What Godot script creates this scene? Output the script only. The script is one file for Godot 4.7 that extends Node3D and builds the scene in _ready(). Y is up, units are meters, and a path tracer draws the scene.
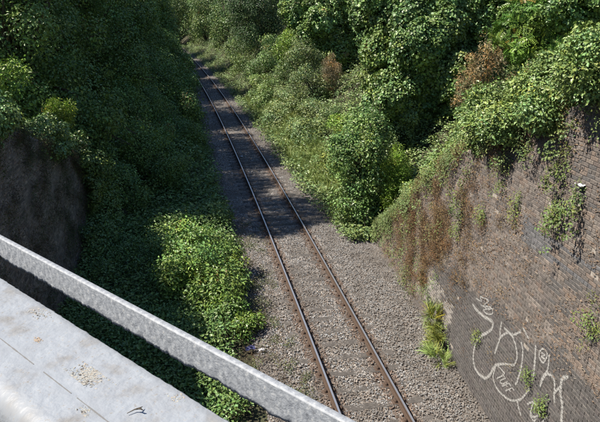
extends Node3D
# A single railway line in an overgrown cutting, seen from a skewed road bridge.
# Axes: y up (0 = top of the rails), -z along the line away from the bridge.

var rng := RandomNumberGenerator.new()
var taken := {}
var sprigs := {}
var mats := {}
var bumpy := FastNoiseLite.new()
var patchy := FastNoiseLite.new()

const WALL_TOP := [[-30.0, 0.0], [-22.0, 0.2], [-21.0, 0.9], [-19.7, 1.6], [-17.8, 3.1], [-14.6, 5.0], [-12.3, 5.95], [-10.2, 6.8], [-9.1, 7.2], [-2.0, 8.0], [20.0, 8.0]]
const LEFT_TOP := [[-40.0, 0.0], [-27.0, 0.0], [-25.5, 2.6], [-18.9, 5.0], [-15.4, 6.1], [-12.0, 6.9], [0.0, 7.6], [20.0, 7.6]]

# ---------------------------------------------------------------- small helpers
func numbered(called: String) -> String:
	if not taken.has(called):
		taken[called] = 0
		return called
	taken[called] += 1
	return "%s_%03d" % [called, taken[called]]

func tag(o: Node, label: String, category := "", group := "", kind := "") -> void:
	if label != "": o.set_meta("label", label)
	if category != "": o.set_meta("category", category)
	if group != "": o.set_meta("group", group)
	if kind != "": o.set_meta("kind", kind)

func thing(called: String, label: String, category: String, at := Vector3.ZERO, group := "") -> Node3D:
	var o := Node3D.new()
	o.name = numbered(called)
	add_child(o)
	o.position = at
	tag(o, label, category, group)
	return o

func part(called: String, mesh: Mesh, m: Material, parent: Node) -> MeshInstance3D:
	var o := MeshInstance3D.new()
	o.name = called
	o.mesh = mesh
	if m: o.material_override = m
	parent.add_child(o, true)
	return o

func lerp_table(t: Array, z: float) -> float:
	if z <= t[0][0]: return t[0][1]
	for i in range(1, t.size()):
		if z <= t[i][0]:
			var a: Array = t[i - 1]
			var b: Array = t[i]
			return lerpf(a[1], b[1], (z - a[0]) / (b[0] - a[0]))
	return t[t.size() - 1][1]

func xc(z: float) -> float: return 3.518 - 0.00035 * z * z
func xw(z: float) -> float: return 6.0 + (-z - 10.8) * 0.055
func toe_right(z: float) -> float: return xw(z) + 0.33 + 0.083 * lerp_table(WALL_TOP, z) if z > -22.0 else xc(z) + 2.75 + 0.6 * smoothstep(-30.0, -22.0, z)
func toe_left(z: float) -> float: return -4.65 - 0.07 * lerp_table(LEFT_TOP, z) if z > -26.0 else xc(z) - 2.8 - smoothstep(-34.0, -26.0, z) * 3.2
func rough(x: float, z: float) -> float: return bumpy.get_noise_2d(x * 9.0, z * 9.0) * 0.35

func ground_at(x: float, z: float) -> float:
	var r := toe_right(z)
	if x > r:
		var up := lerp_table(WALL_TOP, z) if z > -22.0 else -0.2
		var top := up + (x - r) * 0.75
		return minf(top, maxf(9.0, up)) + rough(x, z) * clampf((x - r) * 0.5, 0.0, 1.0)
	var l := toe_left(z)
	if x < l:
		var up2 := lerp_table(LEFT_TOP, z) if z > -26.0 else -0.2
		return minf(up2 + (l - x) * 0.62, maxf(9.0, up2)) + rough(x, z) * clampf((l - x) * 0.5, 0.0, 1.0)
	return -0.22

func flat_mesh(v: PackedVector3Array, ix: PackedInt32Array, c := PackedColorArray(), n := PackedVector3Array(), uv := PackedVector2Array()) -> ArrayMesh:
	var a := []
	a.resize(Mesh.ARRAY_MAX)
	a[Mesh.ARRAY_VERTEX] = v
	a[Mesh.ARRAY_INDEX] = ix
	if c.size(): a[Mesh.ARRAY_COLOR] = c
	if n.size(): a[Mesh.ARRAY_NORMAL] = n
	if uv.size(): a[Mesh.ARRAY_TEX_UV] = uv
	var m := ArrayMesh.new()
	m.add_surface_from_arrays(Mesh.PRIMITIVE_TRIANGLES, a)
	return m

# copies of one mesh: 12 floats of transform and 4 of colour each
class Copies:
	var buf := PackedFloat32Array()
	func add(b: Basis, o: Vector3, c: Color) -> void:
		buf.append_array(PackedFloat32Array([b.x.x, b.y.x, b.z.x, o.x, b.x.y, b.y.y, b.z.y, o.y, b.x.z, b.y.z, b.z.z, o.z, c.r, c.g, c.b, 1.0]))
	func node(called: String, mesh: Mesh, m: Material) -> MultiMeshInstance3D:
		var mm := MultiMesh.new()
		mm.transform_format = MultiMesh.TRANSFORM_3D
		mm.use_colors = true
		mm.mesh = mesh
		mm.instance_count = buf.size() / 16
		mm.buffer = buf
		var o := MultiMeshInstance3D.new()
		o.name = called
		o.multimesh = mm
		o.material_override = m
		return o

	# the same copies as one plain mesh
	func baked(mesh: Mesh) -> ArrayMesh:
		var a := mesh.surface_get_arrays(0)
		var v: PackedVector3Array = a[Mesh.ARRAY_VERTEX]
		var ix: PackedInt32Array = a[Mesh.ARRAY_INDEX]
		var c: PackedColorArray = a[Mesh.ARRAY_COLOR]
		var ov := PackedVector3Array()
		var oi := PackedInt32Array()
		var oc := PackedColorArray()
		var n := buf.size() / 16
		var nv := v.size()
		oi.resize(n * ix.size())
		oc.resize(n * nv)
		var p := 0
		var q := 0
		for i in n:
			var k := i * 16
			var t := Transform3D(Basis(Vector3(buf[k], buf[k + 4], buf[k + 8]), Vector3(buf[k + 1], buf[k + 5], buf[k + 9]), Vector3(buf[k + 2], buf[k + 6], buf[k + 10])), Vector3(buf[k + 3], buf[k + 7], buf[k + 11]))
			ov.append_array(t * v)
			var tint := Color(buf[k + 12], buf[k + 13], buf[k + 14])
			for e in c:
				oc[q] = e * tint
				q += 1
			var s := i * nv
			for e in ix:
				oi[p] = e + s
				p += 1
		var o := []
		o.resize(Mesh.ARRAY_MAX)
		o[Mesh.ARRAY_VERTEX] = ov
		o[Mesh.ARRAY_INDEX] = oi
		o[Mesh.ARRAY_COLOR] = oc
		var m := ArrayMesh.new()
		m.add_surface_from_arrays(Mesh.PRIMITIVE_TRIANGLES, o)
		return m

func aim(up: Vector3, turn: float, s: float) -> Basis:
	var y := up.normalized()
	var x := y.cross(Vector3(0.31, 0.17, 0.93)).normalized()
	var z := x.cross(y)
	return Basis(x, y, z) * Basis(Vector3.UP, turn) * Basis.from_scale(Vector3.ONE * s)

func rdir() -> Vector3:
	var z := rng.randf_range(-1.0, 1.0)
	var a := rng.randf() * TAU
	var r := sqrt(1.0 - z * z)
	return Vector3(r * cos(a), z, r * sin(a))

func vary(c: Color, k: float) -> Color:
	var f := 1.0 + rng.randf_range(-k, k)
	var w := rng.randf_range(-k, k) * 0.5
	return Color(c.r * f * (1.0 + w), c.g * f, c.b * f * (1.0 - w))

func noise_tex(freq: float, ramp: Array, size := 512, octaves := 5, sd := 1, normal := false, kind := FastNoiseLite.TYPE_SIMPLEX_SMOOTH) -> NoiseTexture2D:
	var n := FastNoiseLite.new()
	n.seed = sd
	n.noise_type = kind
	n.frequency = freq
	n.fractal_octaves = octaves
	var t := NoiseTexture2D.new()
	t.width = size
	t.height = size
	t.seamless = true
	t.noise = n
	if normal:
		t.as_normal_map = true
		t.bump_strength = 6.0
	elif ramp.size():
		var g := Gradient.new()
		var offs := PackedFloat32Array()
		var cols := PackedColorArray()
		for r in ramp:
			offs.append(r[0])
			cols.append(r[1].linear_to_srgb())
		g.offsets = offs
		g.colors = cols
		t.color_ramp = g
	return t

func mat(rough_: float, c := Color.WHITE, vertex := true) -> StandardMaterial3D:
	var m := StandardMaterial3D.new()
	m.roughness = rough_
	m.albedo_color = c.linear_to_srgb()
	m.vertex_color_use_as_albedo = vertex
	m.cull_mode = BaseMaterial3D.CULL_DISABLED
	return m

func make_materials() -> void:
	var leaf := mat(0.44)
	leaf.metallic_specular = 0.5
	leaf.backlight = Color(0.5, 0.62, 0.24)
	mats.leaf = leaf
	var dull := mat(0.6)
	dull.backlight = Color(0.4, 0.45, 0.15)
	mats.dull_leaf = dull
	var dead := mat(0.85)
	dead.backlight = Color(0.25, 0.2, 0.12)
	mats.dead = dead
	var bark := mat(0.9, Color.WHITE, false)
	bark.albedo_texture = noise_tex(0.03, [[0.0, Color(0.03, 0.024, 0.018)], [0.5, Color(0.07, 0.058, 0.045)], [1.0, Color(0.13, 0.115, 0.09)]], 256, 5, 4)
	bark.uv1_triplanar = true
	bark.uv1_scale = Vector3(3, 0.8, 3)
	mats.bark = bark
	var stone := mat(0.92)
	mats.stone = stone
	var earth := mat(0.95, Color.WHITE, false)
	earth.albedo_texture = noise_tex(0.02, [[0.0, Color(0.022, 0.02, 0.012)], [0.45, Color(0.045, 0.04, 0.022)], [0.7, Color(0.05, 0.058, 0.025)], [1.0, Color(0.09, 0.075, 0.05)]], 512, 6, 7)
	earth.uv1_triplanar = true
	earth.uv1_world_triplanar = true
	earth.uv1_scale = Vector3.ONE * 0.25
	mats.earth = earth
	var bal := mat(0.95, Color.WHITE, false)
	bal.albedo_texture = noise_tex(0.09, [[0.0, Color(0.035, 0.03, 0.027)], [0.35, Color(0.09, 0.078, 0.068)], [0.6, Color(0.2, 0.175, 0.155)], [0.85, Color(0.33, 0.3, 0.27)], [1.0, Color(0.4, 0.37, 0.34)]], 1024, 3, 12, false, FastNoiseLite.TYPE_CELLULAR)
	bal.uv1_triplanar = true
	bal.uv1_world_triplanar = true
	bal.uv1_scale = Vector3.ONE * 0.6
	bal.normal_enabled = true
	bal.normal_texture = noise_tex(0.09, [], 1024, 3, 12, true, FastNoiseLite.TYPE_CELLULAR)
	bal.normal_scale = 1.0
	mats.ballast = bal
	var wood := mat(0.85, Color.WHITE, false)
	wood.albedo_texture = noise_tex(0.04, [[0.0, Color(0.03, 0.026, 0.024)], [0.5, Color(0.085, 0.078, 0.072)], [1.0, Color(0.19, 0.175, 0.16)]], 256, 5, 22)
	wood.uv1_triplanar = true
	wood.uv1_scale = Vector3(0.8, 4.0, 5.0)
	mats.timber = wood
	var rust := mat(0.8, Color.WHITE, false)
	rust.albedo_texture = noise_tex(0.05, [[0.0, Color(0.035, 0.021, 0.014)], [0.5, Color(0.07, 0.045, 0.032)], [1.0, Color(0.13, 0.085, 0.058)]], 256, 5, 31)
	rust.uv1_triplanar = true
	rust.uv1_scale = Vector3.ONE * 3.0
	mats.rust = rust
	var shine := mat(0.4, Color(0.74, 0.74, 0.74), false)
	shine.metallic = 0.9
	mats.shine = shine
	var brick := mat(0.9)
	brick.albedo_texture = noise_tex(0.03, [[0.0, Color(0.42, 0.42, 0.42)], [0.45, Color(0.78, 0.77, 0.76)], [0.75, Color(1, 0.98, 0.95)], [1.0, Color(1, 1, 1)]], 512, 6, 41)
	brick.uv1_triplanar = true
	brick.uv1_world_triplanar = true
	brick.uv1_scale = Vector3.ONE * 0.9
	brick.normal_enabled = true
	brick.normal_texture = noise_tex(0.08, [], 512, 4, 44, true)
	brick.normal_scale = 0.7
	mats.brick = brick
	var mortar := mat(0.97, Color.WHITE, false)
	mortar.albedo_texture = noise_tex(0.03, [[0.0, Color(0.14, 0.125, 0.11)], [0.5, Color(0.26, 0.235, 0.21)], [1.0, Color(0.42, 0.395, 0.36)]], 512, 5, 46)
	mortar.uv1_triplanar = true
	mortar.uv1_world_triplanar = true
	mortar.uv1_scale = Vector3.ONE * 0.5
	mats.mortar = mortar
	var spray := mat(0.75)
	mats.spray = spray

# ---------------------------------------------------------------- leaf sprigs
# outlines: half width at fractions of the length
func leaf_into(v: PackedVector3Array, ix: PackedInt32Array, c: PackedColorArray, root: Vector3, along: Vector3, face: Vector3, l: float, w: float, fold: float, tint: Color, lobed := false) -> void:
	var a := along.normalized()
	var side := a.cross(face).normalized()
	var up := side.cross(a).normalized()
	var s := v.size()
	var raise := up * w * fold
	var sag := -up * l * 0.18
	if lobed:
		v.append_array([root, root + a * l * 0.22 + side * w * 0.55 + raise, root + a * l * 0.62 + side * w * 0.44 + raise * 0.8 + sag * 0.3, root + a * l + sag,
			root + a * l * 0.62 - side * w * 0.44 + raise * 0.8 + sag * 0.3, root + a * l * 0.22 - side * w * 0.55 + raise])
		ix.append_array([s, s + 1, s + 2, s, s + 2, s + 3, s, s + 3, s + 4, s, s + 4, s + 5])
		for k in 6: c.append(tint)
	else:
		v.append_array([root, root + a * l * 0.45 + side * w * 0.5 + raise, root + a * l + sag, root + a * l * 0.45 - side * w * 0.5 + raise])
		ix.append_array([s, s + 1, s + 2, s, s + 2, s + 3])
		for k in 4: c.append(tint)

func make_sprig(kind: String) -> Mesh:
	var v := PackedVector3Array()
	var ix := PackedInt32Array()
	var c := PackedColorArray()
	var g := RandomNumberGenerator.new()
	g.seed = hash(kind)
	var n := 12
	var len_ := 0.14
	var wid := 0.8
	var spread := 0.26
	var lobed := false
	var tilt := 0.55
	match kind:
		"broad": n = 13; len_ = 0.135; wid = 0.95; spread = 0.27; lobed = true
		"oval": n = 16; len_ = 0.095; wid = 0.62; spread = 0.24
		"small": n = 26; len_ = 0.055; wid = 0.7; spread = 0.2
		"ivy": n = 18; len_ = 0.075; wid = 0.85; spread = 0.22; lobed = true
		"bramble": n = 20; len_ = 0.085; wid = 0.72; spread = 0.25
		"dead": n = 22; len_ = 0.05; wid = 0.45; spread = 0.26; tilt = 1.2
		"narrow": n = 22; len_ = 0.11; wid = 0.22; spread = 0.2; tilt = 1.0
	if kind == "ash":
		for r in 4:
			var ang := r * TAU / 4.0 + g.randf()
			var d := Vector3(cos(ang), g.randf_range(0.0, 0.5), sin(ang)).normalized()
			var l := g.randf_range(0.3, 0.42)
			var sd := d.cross(Vector3.UP).normalized()
			for k in 6:
				var at := d * l * (0.25 + 0.75 * k / 5.0) + Vector3.DOWN * 0.08 * pow(k / 5.0, 2.0)
				var f := g.randf_range(0.8, 1.2)
				for s in [-1.0, 1.0]:
					leaf_into(v, ix, c, at, sd * s + d * 0.5, Vector3.UP + rdir_of(g) * 0.3, 0.105, 0.042, 0.2, Color(f, f, f))
		return flat_mesh(v, ix, c)
	if kind == "grass":
		for k in 22:
			var a := g.randf() * TAU
			var root := Vector3(cos(a), 0, sin(a)) * g.randf() * 0.09
			var lean := Vector3(cos(a), 0, sin(a)) * g.randf_range(0.1, 0.8)
			var h := g.randf_range(0.22, 0.5)
			var sd2 := Vector3(-sin(a), 0, cos(a)) * 0.006
			var s2 := v.size()
			var mid := root + Vector3.UP * h * 0.6 + lean * h * 0.3
			var tip := root + Vector3.UP * h * g.randf_range(0.75, 1.0) + lean * h * 0.9
			v.append_array([root - sd2, root + sd2, mid - sd2, mid + sd2, tip])
			ix.append_array([s2, s2 + 1, s2 + 3, s2, s2 + 3, s2 + 2, s2 + 2, s2 + 3, s2 + 4])
			var f2 := g.randf_range(0.7, 1.3)
			for q in 5: c.append(Color(f2 * g.randf_range(0.9, 1.2), f2, f2 * 0.9))
		return flat_mesh(v, ix, c)
	for k in n:
		var a2 := k * 2.4 + g.randf() * 0.8
		var r2 := spread * sqrt((k + 0.5) / n)
		var out := Vector3(cos(a2), 0, sin(a2))
		var root2 := out * r2 * 0.85 + Vector3.UP * (0.5 * (1.0 - r2 / spread) * spread + g.randf_range(-0.07, 0.07))
		var dir := out + Vector3.UP * g.randf_range(-tilt, tilt * 0.6) + rdir_of(g) * 0.4
		var face := Vector3.UP + rdir_of(g) * tilt + out * 0.25
		var f3 := g.randf_range(0.72, 1.25)
		var l2 := len_ * g.randf_range(0.65, 1.2)
		leaf_into(v, ix, c, root2, dir, face, l2, l2 * wid, g.randf_range(0.0, 0.35), Color(f3 * g.randf_range(0.88, 1.14), f3, f3 * g.randf_range(0.85, 1.1)), lobed)
	if kind == "dead":
		for k in 9:
			var d3 := (rdir_of(g) + Vector3.UP * 0.4).normalized() * g.randf_range(0.2, 0.36)
			var sd3 := d3.cross(Vector3(0.3, 0.2, 0.9)).normalized() * 0.0035
			var s3 := v.size()
			v.append_array([-sd3, sd3, d3])
			ix.append_array([s3, s3 + 1, s3 + 2])
			for q in 3: c.append(Color(0.5, 0.5, 0.5))
	return flat_mesh(v, ix, c)

func rdir_of(g: RandomNumberGenerator) -> Vector3:
	return Vector3(g.randf_range(-1, 1), g.randf_range(-1, 1), g.randf_range(-1, 1))

func sprig(kind: String) -> Mesh:
	if not sprigs.has(kind): sprigs[kind] = make_sprig(kind)
	return sprigs[kind]

# ---------------------------------------------------------------- plants
func tube_into(st: SurfaceTool, pts: Array, radii: Array, sides := 6) -> void:
	var rings := []
	for i in pts.size():
		var d: Vector3 = (pts[mini(i + 1, pts.size() - 1)] - pts[maxi(i - 1, 0)]).normalized()
		var x := d.cross(Vector3(0.9, 0.1, 0.35)).normalized()
		var y := d.cross(x)
		var ring := []
		for k in sides:
			var a := TAU * k / sides
			ring.append(pts[i] + (x * cos(a) + y * sin(a)) * radii[i])
		rings.append(ring)
	for i in range(1, rings.size()):
		for k in sides:
			var k2 := (k + 1) % sides
			for q in [rings[i - 1][k], rings[i][k], rings[i][k2], rings[i - 1][k], rings[i][k2], rings[i - 1][k2]]:
				st.add_vertex(q)

# crown: list of ellipsoids [centre, radii] in the plant's own axes
func plant(called: String, label: String, category: String, group: String, at: Vector3, crown: Array, kind: String, col: Color, opt := {}) -> Node3D:
	rng.seed = hash(label)
	var t := thing(called, label, category, at, group)
	var density: float = opt.get("density", 16.0)
	var big: float = opt.get("size", 1.0)
	var k: float = opt.get("vary", 0.3)
	var fill: float = opt.get("fill", 0.35)
	var lobes := []
	for e in crown:
		var c: Vector3 = e[0]
		var r: Vector3 = e[1]
		lobes.append([c, r * 0.7])
		for i in int(opt.get("lobes", 12)):
			var d := rdir()
			var rr := rng.randf_range(0.2, 0.44)
			lobes.append([c + Vector3(d.x * r.x, d.y * r.y, d.z * r.z) * (1.02 - rr * 0.75), r * rr])
	var st := SurfaceTool.new()
	st.begin(Mesh.PRIMITIVE_TRIANGLES)
	var tall := 0.0
	for e in crown: tall = maxf(tall, e[0].y)
	var girth: float = opt.get("girth", clampf(tall * 0.022, 0.015, 0.2))
	var mid: Vector3 = crown[0][0]
	var fork := Vector3(mid.x * 0.25, maxf(0.15, (mid.y - crown[0][1].y * 0.6)), mid.z * 0.25)
	if fork.y > mid.y: fork.y = mid.y * 0.5
	tube_into(st, [Vector3(0, -0.3, 0), fork * 0.5 + Vector3(0.03, 0, 0.02) * tall * 0.3, fork, fork.lerp(mid, 0.7)], [girth * 1.2, girth, girth * 0.85, girth * 0.4])
	for l in lobes:
		var e2: Vector3 = l[0]
		var bend := fork.lerp(e2, 0.5) + rdir() * 0.12 * (e2 - fork).length() + Vector3.UP * 0.05
		tube_into(st, [fork.lerp(mid, rng.randf() * 0.4), bend, e2 + (e2 - mid) * 0.3], [girth * 0.5, girth * 0.3, girth * 0.1], 4)
	st.generate_normals()
	part("trunk" if category == "tree" else "stem", st.commit(), mats.bark, t)
	var cp := Copies.new()
	for l in lobes:
		var c2: Vector3 = l[0]
		var r2: Vector3 = l[1]
		var ar := 4.0 * PI * pow((pow(r2.x * r2.y, 1.6) + pow(r2.x * r2.z, 1.6) + pow(r2.y * r2.z, 1.6)) / 3.0, 1.0 / 1.6)
		var n := int(ar * density / (big * big))
		var bough := vary(col, 0.16)
		for i in n:
			var d2 := rdir()
			var f := rng.randf_range(0.82, 1.08) if rng.randf() > fill else rng.randf_range(0.35, 0.85)
			var q := c2 + Vector3(d2.x * r2.x, d2.y * r2.y, d2.z * r2.z) * f
			var deep := false
			for m in lobes:
				if m == l: continue
				var w: Vector3 = (q - m[0]) / m[1]
				if w.length_squared() < 0.42:
					deep = true
					break
			if deep and rng.randf() > 0.15: continue
			if bumpy.get_noise_3d((q.x + at.x) * 36.0, (q.y + at.y) * 36.0, (q.z + at.z) * 36.0) < -0.3: continue
			var wy := q.y + at.y
			if wy < ground_at(at.x + q.x, at.z + q.z) + 0.03: continue
			var outw := Vector3(d2.x / r2.x, d2.y / r2.y, d2.z / r2.z).normalized()
			var b := aim(outw * 0.8 + Vector3.UP * 0.5 + rdir() * 0.55, rng.randf() * TAU, big * rng.randf_range(0.7, 1.25))
			var tint := vary(bough, k)
			var odd := rng.randf()
			if odd < 0.1: tint = Color(tint.r * 1.55, tint.g * 1.35, tint.b * 1.1)
			elif odd > 0.993: tint = Color(tint.g * 0.8, tint.g * 0.6, tint.b * 0.7)
			cp.add(b, q, tint)
	part("crown" if category == "tree" else "foliage", cp.baked(sprig(kind)), mats[opt.get("mat", "leaf")], t)
	return t

# leafy sprigs strewn over the ground between two offsets
func cover(called: String, label: String, category: String, spots: Callable, n: int, kind: String, col: Color, size: float, lift: float, m := "leaf") -> void:
	rng.seed = hash(label)
	var cp := Copies.new()
	for i in n:
		var p: Variant = spots.call()
		if p == null: continue
		var q: Vector3 = p
		var s := size * rng.randf_range(0.65, 1.3)
		var h := lift * rng.randf() * (0.6 + 0.8 * clampf(patchy.get_noise_2d(q.x * 6.0, q.z * 6.0) + 0.5, 0.0, 1.2))
		cp.add(aim(Vector3.UP + rdir() * 0.6, rng.randf() * TAU, s), q + Vector3.UP * h, vary(col, 0.28))
	var o := cp.node(numbered(called), sprig(kind), mats[m])
	add_child(o)
	tag(o, label, category, "", "stuff")

# ---------------------------------------------------------------- the scene
func _ready() -> void:
	var cam := Camera3D.new()
	cam.name = "camera"
	cam.position = Vector3(0, 8.684, 0)
	cam.rotation = Vector3(-0.3233, -0.1643, -0.0165)
	cam.fov = 37.45
	cam.near = 0.05
	cam.far = 900.0
	add_child(cam)
	cam.current = true

	var sky_m := ProceduralSkyMaterial.new()
	sky_m.sky_top_color = Color(0.36, 0.48, 0.67)
	sky_m.sky_horizon_color = Color(0.72, 0.74, 0.74)
	sky_m.ground_horizon_color = Color(0.3, 0.32, 0.28)
	sky_m.ground_bottom_color = Color(0.1, 0.1, 0.08)
	sky_m.sky_curve = 0.15
	sky_m.sky_energy_multiplier = 0.82
	var sky := Sky.new()
	sky.sky_material = sky_m
	var env := Environment.new()
	env.background_mode = Environment.BG_SKY
	env.sky = sky
	env.tonemap_mode = Environment.TONE_MAPPER_LINEAR
	env.tonemap_exposure = 1.62
	env.sdfgi_enabled = true
	env.ssao_enabled = true
	env.ssil_enabled = true
	var we := WorldEnvironment.new()
	we.name = "world_environment"
	we.environment = env
	add_child(we)

	var sun := DirectionalLight3D.new()
	sun.name = "sun"
	sun.light_energy = 1.6
	sun.light_color = Color(1.0, 0.96, 0.9)
	sun.light_angular_distance = 0.5
	sun.shadow_enabled = true
	add_child(sun)
	sun.look_at_from_position(Vector3(-56.8, 81.9, -8.0), Vector3.ZERO, Vector3.UP)

	bumpy.seed = 5
	bumpy.frequency = 0.03
	patchy.seed = 9
	patchy.frequency = 0.03
	make_materials()
	build_ground()
	build_right_wall()
	build_left_wall()
	build_parapet()
	build_track()
	build_ballast()
	build_cover()
	build_right_plants()
	build_left_plants()
	build_small_things()

# ---------------------------------------------------------------- ground
func build_ground() -> void:
	var rows := []
	var z := 14.0
	while z > -320.0:
		rows.append(z)
		z -= 0.5 if z < -8.0 and z > -40.0 else (1.0 if z > -60.0 else 4.0)
	var v := PackedVector3Array()
	var ix := PackedInt32Array()
	var nn := 0
	for zz in rows:
		var xs := []
		var l := toe_left(zz)
		var r := toe_right(zz)
		for d in [150.0, 80.0, 40.0, 25.0, 18.0, 15.0, 12.0, 10.0, 8.0, 6.5, 5.0, 4.0, 3.0, 2.2, 1.5, 0.9, 0.4, 0.02]: xs.append(l - d)
		var l2: float = -4.5 if zz > -26.0 else l + 0.16
		var r2: float = xw(zz) + 0.13 if zz > -22.0 else r - 0.16
		xs.append(l2)
		for f in [0.15, 0.4, 0.6, 0.85]: xs.append(lerpf(l2, r2, f))
		xs.append(r2)
		for d in [0.02, 0.4, 0.9, 1.5, 2.2, 3.0, 4.0, 5.0, 6.5, 8.0, 10.0, 12.0, 15.0, 18.0, 25.0, 40.0, 80.0, 150.0]: xs.append(r + d)
		nn = xs.size()
		for x in xs: v.append(Vector3(x, ground_at(x, zz) - 0.05, zz))
	for i in rows.size() - 1:
		for k in nn - 1:
			var a := i * nn + k
			ix.append_array([a, a + nn, a + nn + 1, a, a + nn + 1, a + 1])
	var st := SurfaceTool.new()
	st.create_from(flat_mesh(v, ix), 0)
	st.generate_normals()
	var g := part("ground", st.commit(), mats.earth, self)
	tag(g, "dark earth floor and banks of the railway cutting", "", "", "structure")

# ---------------------------------------------------------------- brick walls
func brick_mesh(w: float, g: RandomNumberGenerator, c: Color, h := 0.065) -> ArrayMesh:
	var v := PackedVector3Array()
	var ix := PackedInt32Array()
	var cc := PackedColorArray()
	brick_into(v, ix, cc, Vector3.ZERO, w, h, g, c)
	return flat_mesh(v, ix, cc)

# a brick's front with chipped, slightly rounded rims; its back is bedded in the mortar
func brick_into(v: PackedVector3Array, ix: PackedInt32Array, cc: PackedColorArray, o: Vector3, w: float, h: float, g: RandomNumberGenerator, c: Color) -> void:
	var s := v.size()
	var ins := 0.006
	var zj := g.randf_range(-0.003, 0.003)
	for e in [[0.0, -0.02], [0.0, -0.005], [ins, 0.0]]:
		var d: float = e[0]
		for q in [Vector2(d, d), Vector2(w - d, d), Vector2(w - d, h - d), Vector2(d, h - d)]:
			var j := Vector3(g.randf_range(-0.002, 0.002), g.randf_range(-0.002, 0.002), g.randf_range(-0.0015, 0.0015))
			v.append(o + Vector3(q.x, q.y, e[1] + zj) + j)
			cc.append(c)
	for ring in 2:
		for k in 4:
			var a := s + ring * 4 + k
			var b := s + ring * 4 + (k + 1) % 4
			ix.append_array([a, b + 4, b, a, a + 4, b + 4])
	ix.append_array([s + 8, s + 10, s + 9, s + 8, s + 11, s + 10])

func brick_color(u: float, w: float, g: RandomNumberGenerator, left := false) -> Color:
	var n := patchy.get_noise_2d(u * 14.0, w * 14.0)
	var n2 := bumpy.get_noise_2d(u * 40.0 + 90.0, w * 40.0)
	var c := Color(0.2, 0.178, 0.165)
	if g.randf() < 0.3: c = Color(0.205, 0.165, 0.142)
	if g.randf() < 0.14: c = Color(0.155, 0.142, 0.138)
	if n2 > 0.25: c = c.lerp(Color(0.29, 0.262, 0.24), 0.5)
	if n < -0.25: c = c.lerp(Color(0.14, 0.13, 0.125), 0.5)
	if not left:
		# smoke-blackened blue brick of the lower courses
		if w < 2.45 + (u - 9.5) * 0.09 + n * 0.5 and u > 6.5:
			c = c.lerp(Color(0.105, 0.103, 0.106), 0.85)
		# washed band of blue brick
		if u > 11.0 and u < 13.6 and absf(w - 4.55) < 0.24 + n2 * 0.1:
			c = Color(0.165, 0.168, 0.18)
		# limy bloom at the foot
		if u > 5.2 and u < 8.2 and w > 0.55 and w < 1.5 and n2 > -0.2:
			c = c.lerp(Color(0.42, 0.4, 0.38), 0.65)
	var f := g.randf_range(0.6, 1.4) if left else g.randf_range(0.82, 1.18)
	return Color(c.r * f, c.g * f, c.b * f)

func wall_core(pts: Array, thick: float) -> ArrayMesh:
	# pts: outline in the face's own axes, counted from the foot
	var st := SurfaceTool.new()
	st.begin(Mesh.PRIMITIVE_TRIANGLES)
	var poly := PackedVector2Array(pts)
	var tri := Geometry2D.triangulate_polygon(poly)
	for k in range(0, tri.size(), 3):
		for z in [-0.012, -thick]:
			for q in [0, 2, 1]: st.add_vertex(Vector3(poly[tri[k + q]].x, poly[tri[k + q]].y, z))
	for i in poly.size():
		var a := poly[i]
		var b := poly[(i + 1) % poly.size()]
		var A := Vector3(a.x, a.y, -0.012)
		var B := Vector3(b.x, b.y, -0.012)
		var d := Vector3(0, 0, -thick + 0.012)
		for q in [A, B, B + d, A, B + d, A + d]: st.add_vertex(q)
	st.generate_normals()
	return st.commit()

func wall_frame() -> Transform3D:
	var du := Vector3(-0.055, 0, 1).normalized()
	var nn := Vector3(-1, 0, -0.055).normalized()
	var vd := (Vector3.UP - nn * 0.083).normalized()
	return Transform3D(Basis(du, vd, du.cross(vd)), Vector3(6.616, -0.3, -22.0))

func wall_height(u: float) -> float:
	return maxf(lerp_table(WALL_TOP, -22.0 + u) + 0.32, 0.3)

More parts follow.
